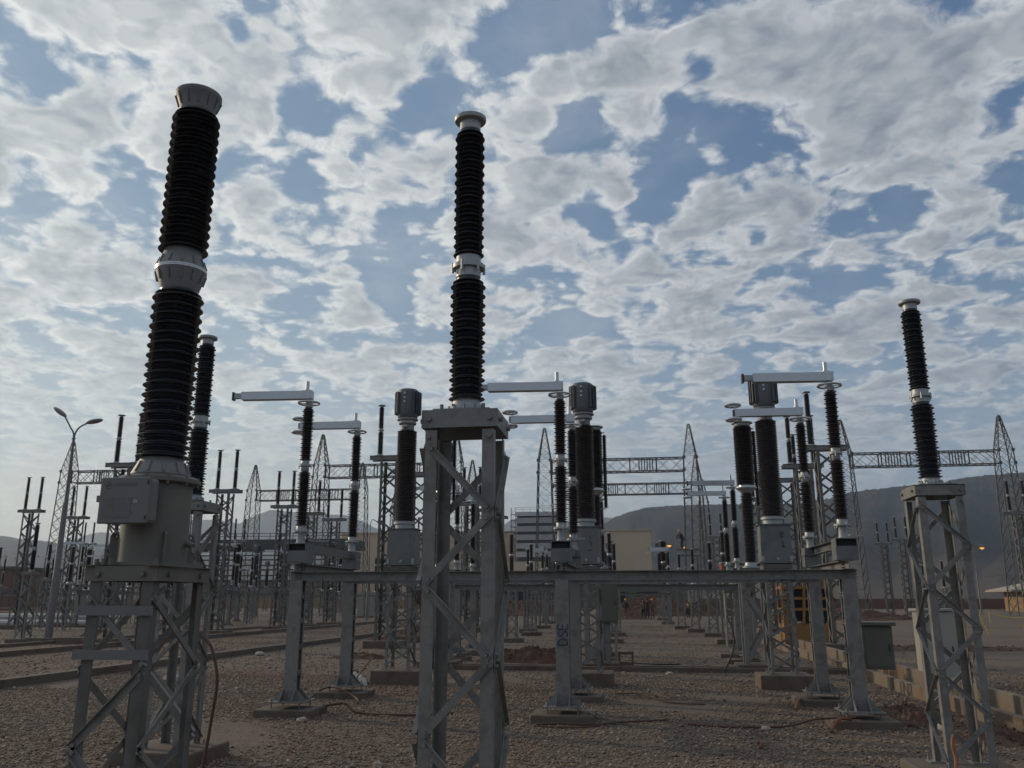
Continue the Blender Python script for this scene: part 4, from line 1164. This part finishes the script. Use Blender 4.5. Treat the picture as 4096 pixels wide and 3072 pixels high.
cb_ = cabinet(3.37, 13.6, .73, .42, .28, .60, CABD, 'dark grey-green cabinet hung beside the right front column', roof=True)
for z in (.90, 1.2): MB().box((-.26, -.08, z), (.12, .05, .05)).build('hanger', GALV, cb_)
cabinet(5.93, 19.2, .02, .68, .42, 1.45, CABG, 'tall pale grey cabinet standing at the cable trench behind the right post insulator')
cabinet(-.80, 22.35, 1.15, .46, .3, .95, CABD, 'olive grey control cabinet hung on the middle circuit breaker frame', roof=False, legs=True)
cabinet(3.70, 34.3, 1.95, 1.15, .9, 1.08, CABD, 'raised grey kiosk with a red-edged roof behind the second switch row', legs=True, mr=CABG)
MB().box((-.59, 0, 2.92), (.03, .86, .20)).build('red_trim', REDM, bpy.data.objects['control_cabinet.003'])
cabinet(-27.0, 84.5, .1, 1.5, .8, 2.2, CABG, 'pale cabinet standing beside the distant lamp post')
cabinet(-33.8, 33.2, .5, .7, .4, .7, CABD, 'small grey cabinet on legs at the far left edge', legs=True)

cr = thing('transport_crate', 'yellow steel transport crate with open upper frame behind the right switch columns', 'crate', (6.3, 35.3, 0))
MB().box((0, 0, .45), (1.9, 1.3, .72)).build('lower_box', YELW, cr, .01)
MB().box((0, 0, .04), (1.96, 1.36, .08)).build('skid', WOOD, cr)
for sx in (-1, 1):
    for sy in (-1, 1): MB().box((sx * .90, sy * .6, 1.60), (.09, .09, 1.58)).build('post', YELW, cr)
for z in (1.35, 1.75, 2.15, 2.40):
    for sy in (-1, 1): MB().box((0, sy * .655, z), (1.9, .03, .10)).build('rail', YELW, cr)
    for sx in (-1, 1): MB().box((sx * .955, 0, z), (.03, 1.25, .10)).build('rail', YELW, cr)
for sx in (-1, 1):
    MB().bar((sx * .22, -.68, .80), (sx * .10, -.68, 2.4), .09, .03).build('strut', YELW, cr)
    MB().bar((sx * .62, -.68, 2.4), (sx * .85, -.68, .8), .09, .03).build('strut', YELW, cr)
MB().box((0, 0, 1.5), (1.5, .9, 1.2)).build('packed_load', DARK, cr)
stroke([[(.62, -.66, .60), (.70, -.66, .68), (.66, -.66, .52), (.76, -.66, .50), (.70, -.66, .36), (.80, -.66, .33)]], REDINK, cr, 'red_scribble', .014)


def street_lamp(x, y, h, label, heads, single=False, r=.11):
    t = thing('street_lamp', label, 'street lamp', (x, y, 0))
    p = MB(); p.lathe([(r, 0), (r * .93, h * .30), (r * .80, h * .305), (r * .72, h * .62), (r * .46, h * .63), (r * .32, h * .93), (r * .50, h * .932), (r * .50, h * .937), (r * .32, h * .94)], 16)
    p.box((0, 0, .02), (.42, .42, .04)); p.build('pole', LAMPG, t)
    for s, tilt in heads:
        ap = spline([(0, 0, h * .935), (s * .06, 0, h * .965), (s * .22, 0, h * .99), (s * .55, 0, h * (1.0 + tilt))], 8)
        a = MB().tube(ap, .035, 8).build('arm', LAMPG, t)
        hd = MB(); M = Matrix.Rotation(s * (.60 if tilt > .03 else .16 if tilt > 0 else -.5), 3, 'Y').inverted()
        L = .78; c0 = ap[-1] + (M @ Vector((s * L * .42, 0, .02)))
        prof = [(.02, -L / 2), (.10, -L * .40), (.155, -L * .15), (.165, L * .1), (.12, L * .35), (.03, L / 2)]
        MM = M @ Matrix.Rotation(R(90), 3, 'Y')
        hd.lathe(prof, 16, c0, MM @ Matrix.Diagonal((.62, 1.0, 1.0)).to_3x3())
        hd.build('lamp_head', LAMPW, t)
    return t


street_lamp(-23.85, 33.0, 9.0, 'tall street lamp with two grey heads at the left', ((-1, .045), (1, .008)), r=.155)
plinth(-23.95, 33.0, 1.3, .8, 'concrete base of the tall two-headed street lamp', .2)
plinth(-21.9, 32.4, 1.9, .6, 'low concrete block beside the two-headed street lamp', .25)
sl2 = street_lamp(-23.5, 73.9, 8.7, 'slender distant street lamp with one round head beside the beige building', ((1, -.03),), r=.10)
for (x, y, h, lb) in ((4.85, 118, 8.5, 'far street lamp with its amber lamp lit, near the workers'), (3.15, 121, 8.9, 'far street lamp with lit amber lamp, left one of the two'), (42.3, 118, 8.1, 'lit far street lamp seen before the hill at the right')):
    t = street_lamp(x, y, h, lb, ((1, .02),), r=.10)
    l = MB().lathe([(.02, -.16), (.15, -.06), (.18, .0), (.12, .06)], 12).build('lamp_lens', AMBER, t); l.location = (1.05, 0, h * 1.0 - .02)
    l.scale = (1.6, 1, 1)


# ------------------------------------------------------------------ people
def skin_obj(name, verts, edges, radii, m_, parent, root=0):
    me = bpy.data.meshes.new(name); me.from_pydata(verts, edges, []); o = bpy.data.objects.new(name, me); C.objects.link(o); o.parent = parent
    me.materials.append(m_)
    md = o.modifiers.new('skin', 'SKIN')
    if not me.skin_vertices: 
        bpy.context.view_layer.objects.active = o
    sv = me.skin_vertices[0].data if me.skin_vertices else None
    if sv:
        for i, r in enumerate(radii): sv[i].radius = (r, r) if not isinstance(r, tuple) else r
        sv[root].use_root = True
    o.modifiers.new('sub', 'SUBSURF').levels = 1
    o.modifiers['sub'].render_levels = 1
    return o


def ensure_skin(me):
    if not me.skin_vertices:
        me.attributes  # the layer is made by the modifier operator; fall back to tubes below


def person(x, y, rz, label, top, legs, pose='stand', hat=True, z=0):
    t = thing('person', label, 'person', (x, y, z), rz)
    hipz, shz = (.92, 1.42)
    K = {}
    if pose == 'stand':
        fl, fr = (-.13, .02, .0), (.14, -.02, .0); kl, kr = (-.12, -.02, .49), (.12, -.03, .49); hipy = 0; lean = 0
        el, er, hl, hr = (-.27, .02, 1.15), (.27, .02, 1.15), (-.27, -.08, .88), (.27, -.08, .88)
    elif pose == 'armsup':
        fl, fr = (-.14, .02, .0), (.14, -.02, .0); kl, kr = (-.12, -.02, .49), (.12, -.03, .49); hipy = 0; lean = 0
        el, er, hl, hr = (-.40, -.02, 1.48), (.40, -.02, 1.48), (-.20, -.08, 1.70), (.20, -.08, 1.70)
    elif pose == 'crouch':
        hipz, shz = .42, .88; hipy = .12; lean = -.16
        fl, fr = (-.16, -.02, 0), (.16, -.05, 0); kl, kr = (-.18, -.32, .48), (.18, -.34, .48)
        el, er, hl, hr = (-.26, -.28, .70), (.26, -.28, .70), (-.12, -.50, .52), (.12, -.50, .52)
    else:
        hipz, shz = .90, 1.30; hipy = .10; lean = -.28
        fl, fr = (-.14, .06, .0), (.14, .0, .0); kl, kr = (-.12, -.02, .49), (.12, -.03, .49)
        el, er, hl, hr = (-.25, -.35, 1.05), (.25, -.35, 1.05), (-.12, -.50, .85), (.12, -.50, .85)
    hip = Vector((0, hipy, hipz)); neck = Vector((0, hipy + lean, shz + .04)); chest = hip.lerp(neck, .7)
    head = neck + Vector((0, lean * .2 - .01, .20))
    b = MB()
    # trunk, head and limbs as one welded skin of overlapping tapered tubes
    b.tube([hip - Vector((0, 0, .08)), hip, hip.lerp(neck, .35), chest, neck - Vector((0, 0, .03)), neck + Vector((0, 0, .05))], [.13, .155, .135, .165, .10, .055], 14)
    b.lathe([(.02, -.13), (.060, -.11), (.078, -.05), (.088, .02), (.080, .08), (.04, .12)], 14, head)
    b.box(head + Vector((0, -.092, -.01)), (.022, .03, .04)); b.box(head + Vector((.09, 0, -.01)), (.015, .03, .05)); b.box(head + Vector((-.09, 0, -.01)), (.015, .03, .05))
    for s, e, h in ((-1, el, hl), (1, er, hr)):
        e, h = Vector(e), Vector(h); sh = neck + Vector((s * .17, 0, -.05))
        b.tube([neck + Vector((s * .08, 0, -.06)), sh, e, h], [.06, .058, .042, .030], 10)
        d = (h - e).normalized(); b.tube([h, h + d * .08], [.032, .036], 8)
        for k in range(4): o_ = Vector((.018 * (k - 1.5), 0, 0)); b.tube([h + d * .07 + o_, h + d * (.13 + .012 * (k % 3)) + o_ + Vector((0, -.012, 0))], [.009, .008], 6)
        b.tube([h + d * .03, h + d * .07 + Vector((-s * .045, -.01, 0))], [.012, .009], 6)
    for s, k_, f in ((-1, kl, fl), (1, kr, fr)):
        k_, f = Vector(k_), Vector(f); hp = hip + Vector((s * .09, 0, -.04))
        b.tube([hip + Vector((s * .04, 0, 0)), hp, k_, f + Vector((0, 0, .08))], [.10, .092, .062, .045], 10)
        b.tube([f + Vector((0, .05, .045)), f + Vector((0, -.08, .04)), f + Vector((0, -.17, .03))], [.045, .045, .03], 8)
    b.build('body', SKIN, t)
    j = MB().tube([hip - Vector((0, 0, .05)), hip.lerp(neck, .35), chest, neck - Vector((0, 0, .02)), neck + Vector((0, 0, .03))], [.168, .158, .185, .12, .075], 14)
    for s, e, h in ((-1, el, hl), (1, er, hr)):
        e, h = Vector(e), Vector(h); sh = neck + Vector((s * .17, 0, -.05)); j.tube([neck + Vector((s * .08, 0, -.06)), sh, e, e.lerp(h, .9)], [.075, .072, .058, .045], 10)
    j.build('jacket', top, t)
    l = MB()
    for s, k_, f in ((-1, kl, fl), (1, kr, fr)):
        k_, f = Vector(k_), Vector(f); hp = hip + Vector((s * .09, 0, -.04)); l.tube([hip + Vector((s * .04, 0, .02)), hp, k_, k_.lerp(f, .88)], [.12, .11, .08, .068], 10)
    l.build('trousers', legs, t)
    if hat: MB().lathe([(.125, .035), (.128, .045), (.104, .055), (.098, .10), (.07, .145), (.01, .165)], 16, head).build('hard_hat', HATY, t)
    else: MB().lathe([(.092, .02), (.097, .07), (.06, .13), (.01, .14)], 14, head).build('hair', NAVY, t)
    return t


person(-1.42, 85.3, R(170), 'worker in dark jacket and yellow hard hat seen from behind, standing apart on the left', NAVY, KHAKI)
person(.28, 84.8, R(160), 'worker in khaki top at the left of the group of three', KHAKI, NAVY, hat=False)
person(.62, 84.2, R(5), 'worker in dark maroon top with both arms raised to the head', MAROON, NAVY, 'armsup', hat=False)
person(1.10, 84.9, R(190), 'worker in khaki top and yellow hard hat at the right of the group', KHAKI, KHAKI)
person(4.55, 88.6, R(60), 'worker with yellow hard hat crouching between the right-hand columns', NAVY, NAVY, 'crouch')
person(3.9, 79.6, R(-60), 'worker in hard hat standing high on a platform by the twin post column', NAVY, NAVY, 'bend', z=6.15)
pf = thing('work_platform', 'small work platform hung on the far laced column under the worker', 'platform', (3.9, 79.6, 0))
MB().box((.5, 0, 6.08), (2.0, .9, .12)).build('deck', GALVD, pf); MB().box((.7, 0, 5.55), (1.8, .12, .12)).build('rail', GALVD, pf)
MB().box((1.3, 0, 2.8), (.14, .14, 5.6)).build('post', GALVD, pf)

# yellow and black barriers, warning tape, pipes, wall
for x0, y0, L_, lb in ((-25.9, 117, 3.4, 'yellow and black striped barrier at the far end of the yard, left one'), (-18.6, 117, 5.0, 'yellow and black striped barrier at the far end of the yard, right one')):
    t = thing('barrier', lb, 'barrier', (x0, y0, 0))
    for k in (0, 1): MB().box((k * L_, 0, .6), (.22, .22, 1.2)).build('post', YELW, t)
    MB().box((L_ / 2, 0, .45), (L_, .08, .5)).build('board', YELW, t)
    sb = MB(); M = Matrix.Rotation(R(35), 3, 'Y')
    for k in range(int(L_ / .55)): sb.box((.35 + k * .55, -.05, .45), (.20, .02, .60), M)
    sb.build('stripes', DARK, t)
tp = pipe('warning_tape', [(25.6, 70, .75), (26.8, 70, .45), (28.6, 70, .42), (30.2, 70, .7)], .03, TAPE, 'yellow warning tape strung low across the ground at the right', 'tape')
for i, x in enumerate((25.6, 30.2)): pipe('stake', [(x, 70, 0), (x, 70, .9)], .03, TAPE, 'thin yellow stake at the %s end of the warning tape' % ('left', 'right')[i], 'stake', 2)
tr = thing('cable_stand', 'small yellow trestle leaning beside the tape at the right', 'trestle', (16.7, 47.0, 0))
for s in (-1, 1): MB().bar((s * .35, 0, 0), (0, 0, 1.1), .04, .04).build('leg', TAPE, tr)
MB().bar((-.2, 0, .5), (.2, 0, .5), .04, .04).build('rail', TAPE, tr)
for i in range(3): pipe('white_pipe', [(-52 + i * .4, 52.6 + i * .5, .22 + (.38 if i == 2 else 0)), (-33.6, 52.6 + i * .5, .22 + (.38 if i == 2 else 0))], .21, PIPEW, '%s long white pipe in the stack lying at the far left' % ('front', 'back', 'upper')[i], 'pipe', 2)
ld = thing('ladder', 'white ladder lying on its side next to the distant lamp post', 'ladder', (-24.8, 71, .2))
for z in (0, .38): MB().box((-1.6, 0, z), (3.6, .05, .06)).build('rail', PIPEW, ld)
for k in range(9): MB().box((-3.2 + k * .4, 0, .19), (.04, .04, .36)).build('rung', PIPEW, ld)

# ------------------------------------------------------------------ buildings behind the yard
hall = thing('beige_hall', 'long beige clad industrial hall behind the yard', 'building', (-41, 262, 0))
MB().box((0, 0, 10.15), (89, 40, 20.3)).build('wall', BEIGE, hall); MB().box((0, 0, 20.45), (89.6, 40.6, .3)).build('roof_edge', BEIGE, hall)
for x in (-30, -8, 12, 22, 34): MB().box((x, -20.1, 2.4), (7, .3, 4.6)).build('door', DARK, hall)
low = thing('low_building', 'low grey building with dark doors in front of the beige hall', 'building', (-12, 205, 0))
MB().box((0, 0, 2.6), (44, 14, 5.2)).build('wall', CABD, low); MB().box((0, 0, 5.4), (45, 15, .4)).build('roof', CABG, low)
for x in (-14, -4, 6, 14): MB().box((x, -7.1, 1.9), (5.4, .3, 3.0)).build('door', DARK, low)
lv = thing('louvred_building', 'white block of stacked louvre panels with scaffolding and roof railing', 'building', (-26.7, 236, 1.5))
MB().box((0, 0, 11.3), (11.2, 10, 22.6)).build('wall', DKGRN, lv)
for k in range(5):
    z = 22.0 - 2.25 * (k + .5)
    m_ = MB().add([(-5.9, -5.2, z - .60), (5.9, -5.2, z - .60), (5.9, -5.75, z + .80), (-5.9, -5.75, z + .80), (-5.9, -5.0, z - .60), (5.9, -5.0, z - .60), (5.9, -5.0, z + .80), (-5.9, -5.0, z + .80)],
                  [(0, 1, 2, 3), (3, 2, 6, 7), (1, 5, 6, 2), (0, 3, 7, 4), (0, 4, 5, 1)]); m_.build('louvre_panel', WHITEC, lv)
MB().box((0, -.2, 22.75), (11.9, 10.6, 1.1)).build('parapet', WHITEC, lv)
rl = MB()
for k in range(7): rl.box((-5.9 + k * 1.97, -5.4, 23.9), (.07, .07, 1.3))
for z in (24.0, 24.5): rl.box((0, -5.4, z), (11.9, .06, .06))
rl.box((1.5, -5.4, 24.6), (.08, .08, 2.4)); rl.build('railing', GALVD, lv)
MB().box((0, 0, -.8), (11.2, 10, 1.6)).build('footing', CONC, lv)
sc = MB()
for k in range(2):
    for j in range(2): sc.box((-7.3 + k * 1.2, -5 + j * 1.4, 12.3), (.09, .09, 24.6 - k * 2))
for k in range(14): sc.box((-6.7, -4.3, 1.2 + k * 1.65), (1.5, 1.6, .08)); sc.bar((-7.3, -5, 1.2 + k * 1.65), (-6.1, -5, 2.8 + k * 1.65), .06, .06)
sc.build('scaffold', GALVD, lv)
MB().box((-4, -6.4, 6.0), (12, 2.4, 8.0)).build('lower_annex', BEIGE, lv)
rk = thing('pipe_rack', 'long dark steel rack with railings and pale bands behind the left of the yard', 'industrial structure', (-103.5, 215, 0))
MB().box((0, 0, 15.4), (64, 12, 2.4)).build('walkway', DKGRN, rk)
r_ = MB()
for z in (17.4, 18.1): r_.box((0, -6, z), (64, .14, .14))
for k in range(22): r_.box((-32 + k * 3.05, -6, 17.3), (.14, .14, 1.7))
r_.build('railing', DKGRN, rk)
for z in (14.0, 13.0, 11.9, 10.5, 9.4, 8.0, 6.6, 5.2): MB().box((0, -6.2 + .2 * (z % 2), z - .4), (64, .8, .32)).build('beam', DKGRN if z < 12.5 else CABD, rk)
for k in range(12): MB().box((-31.5 + k * 5.7, -5.5, 7.2), (.45, .6, 14.4)).build('column', DKGRN, rk)
MB().box((0, 3, 3.4), (64, 2, 6.8)).build('lower_screen', BEIGE, rk)
bh = thing('brick_building', 'flat brown brick building at the far left edge', 'building', (-132.8, 152, 0))
MB().box((0, 0, 4.0), (38, 14, 7.3)).build('wall', BRICK, bh); MB().box((0, 0, 7.4), (38.6, 14.6, .35)).build('roof', CABD, bh)
for x in (-6, 8, 13): MB().box((x, -7.1, 3.2), (1.6, .3, 2.4)).build('window', DARK, bh)
yb = thing('yellow_house', 'ochre house with a pale overhanging roof at the right edge', 'house', (60.5, 143, 0))
yb.scale = (.82, .82, .82)
MB().box((0, 0, 1.9), (11.0, 8, 3.8)).build('wall', OCHRE, yb)
rf = MB().add([(-8, -6, 3.8), (8, -6, 3.8), (8, 6, 3.8), (-8, 6, 3.8), (-3, 0, 5.2), (3, 0, 5.2), (-8, -6, 3.5), (8, -6, 3.5), (8, 6, 3.5), (-8, 6, 3.5)],
              [(0, 1, 5, 4), (1, 2, 5), (2, 3, 4, 5), (3, 0, 4), (0, 6, 7, 1), (1, 7, 8, 2), (2, 8, 9, 3), (3, 9, 6, 0), (6, 9, 8, 7)]).build('roof', ROOFW, yb)
for x in (-3.2, 0, 3.0): MB().box((x, -4.05, 1.9), (1.5, .15, .9)).build('window', DARK, yb)
# far plain features: dry scrub and low walls
wl = block_run('boundary_wall', 12, 75, 186, 186.6, -.2, 1.9, BRICK, 'long low wall across the open ground at the right', 'wall')
wl2 = block_run('boundary_wall', -150, -30, 178, 178.6, -.2, 1.7, OCHRE, 'long low ochre wall behind the yard at the left', 'wall')

# ------------------------------------------------------------------ hills
HM = bpy.data.materials.new('wooded_hillside'); HM.use_nodes = True
q = NG(HM.node_tree); geo = q.N.new('ShaderNodeNewGeometry').outputs['Position']
c = q.mix(q.step(q.noise(geo, .012, 8, .7), .40, .58), (.060, .048, .036), (.022, .026, .020))
c = q.mix(q.step(q.noise(geo, .09, 6, .7), .52, .64), c, (.018, .024, .014))
sp = q.N.new('ShaderNodeSeparateXYZ'); q.L.new(geo, sp.inputs[0])
c = q.mix(q.step(q.m('ADD', sp.outputs[2], q.m('MULTIPLY', q.noise(geo, .006, 5), 120)), 75, 150, 1., 0.), c, (.108, .082, .062))
q.L.new(c, q.N['Principled BSDF'].inputs['Base Color']); q.N['Principled BSDF'].inputs['Roughness'].default_value = 1.0; q.N['Principled BSDF'].inputs['Specular IOR Level'].default_value = .05
bn = q.N.new('ShaderNodeBump'); bn.inputs['Distance'].default_value = 9; bn.inputs['Strength'].default_value = .8; q.L.new(q.noise(geo, .03, 8, .7), bn.inputs['Height']); q.L.new(bn.outputs[0], q.N['Principled BSDF'].inputs['Normal'])


def hill(name, prof, D, depth, label, rough=6., n=420, seed=1, rows=60):
    """prof: skyline as (pixel column, pixel row) read off the photo once, turned into bearings and real heights at distance D"""
    rr = random.Random(seed); pts = []
    yaw, p = R(8.3), R(14.2)
    for px, py in prof:
        d = img_dir(px, py, 1.0); hx = math.hypot(d.x, d.y)
        pts.append((math.atan2(d.x, d.y), 1.7 + D * d.z / hx))
    vs = []; fs = []
    a0, a1 = pts[0][0], pts[-1][0]
    nz = [rr.uniform(-1, 1) for _ in range(n + 1)]
    ph = [rr.uniform(0, 6.28) for _ in range(8)]
    for i in range(n + 1):
        a = a0 + (a1 - a0) * i / n
        for k in range(len(pts) - 1):
            if pts[k][0] <= a <= pts[k + 1][0] + 1e-9:
                t = (a - pts[k][0]) / (pts[k + 1][0] - pts[k][0] + 1e-12); t2 = t * t * (3 - 2 * t) * .4 + t * .6
                H = pts[k][1] * (1 - t2) + pts[k + 1][1] * t2; break
        for j in range(rows):
            s = j / (rows - 1) * 1.7
            dist = D - depth * (1 - s)
            if s <= 1: f = s ** 1.25; f = f * (1 + (1 - s) * (.22 * math.sin(a * 60 + ph[0] + 3 * s) + .14 * math.sin(a * 141 + ph[1] - 5 * s)))
            else: f = 1 - .9 * (s - 1)
            xx, yy = dist * math.sin(a), dist * math.cos(a)
            z = H * f * (1 + (0 if s > .93 else .16 * (1 - s)) * mnoise.fractal(Vector((xx / 260, yy / 260, seed)), 1.0, 2.0, 5)) + rough * mnoise.noise(Vector((xx / 9, yy / 9, 3))) * min(1, s)
            vs.append((dist * math.sin(a), dist * math.cos(a), z if j else -8))
    for i in range(n):
        for j in range(rows - 1): k = i * rows + j; fs.append((k, k + rows, k + rows + 1, k + 1))
    o = MB().add(vs, fs, True).build(name, HM)
    return tag(o, label, 'hill', None, 'structure')


hill('hills', [(2200, 2230), (2300, 2160), (2397, 2103), (2464, 2063), (2527, 2042), (2590, 2025), (2717, 2017), (2850, 2014), (3000, 2012), (3170, 2010), (3290, 1995), (3414, 1962), (3498, 1951), (3596, 1941), (3765, 1924), (3862, 1904), (3970, 1893), (4096, 1886), (4500, 1870), (5400, 1960)],
     2500, 1250, 'long wooded hill rising to the right behind the yard', 4.0, 900, 3)
hill('hills', [(-1600, 2120), (-400, 2135), (0, 2140), (90, 2153), (145, 2158), (202, 2164), (260, 2175), (420, 2190), (700, 2215), (1000, 2225), (1300, 2215)], 3600, 1500, 'dark low ridge behind the left of the yard', 4, 400, 5)
hill('hills', [(180, 2260), (235, 2185), (315, 2149), (362, 2133), (401, 2125), (423, 2128), (520, 2140), (640, 2110), (760, 2078), (870, 2075), (922, 2085), (958, 2092), (987, 2073), (1043, 2050), (1084, 2036), (1161, 2043), (1240, 2050), (1320, 2055), (1383, 2057), (1441, 2079), (1513, 2113), (1620, 2150), (1760, 2165), (1900, 2150), (2000, 2105), (2051, 2074), (2120, 2060), (2230, 2085), (2350, 2080), (2425, 2066), (2480, 2070), (2700, 2110), (2900, 2150)],
     6200, 2200, 'pale far mountains behind the yard', 3, 500, 9)

# ------------------------------------------------------------------ haze
hb = MB().box((0, 3300, 260), (17000, 15000, 524)).build('haze', GALV)
hb.data.materials.clear()
hm = bpy.data.materials.new('haze'); hm.use_nodes = True; hm.node_tree.nodes.clear()
pv = hm.node_tree.nodes.new('ShaderNodeVolumePrincipled'); pv.inputs['Color'].default_value = (.68, .82, 1.0, 1); pv.inputs['Density'].default_value = 1.5e-4; pv.inputs['Anisotropy'].default_value = .45
mo = hm.node_tree.nodes.new('ShaderNodeOutputMaterial'); hm.node_tree.links.new(pv.outputs[0], mo.inputs['Volume'])
hb.data.materials.append(hm)
tag(hb, 'thin bluish haze filling the air', 'haze', None, 'stuff')
S.cycles.volume_bounces = 0
S.cycles.max_bounces = 5
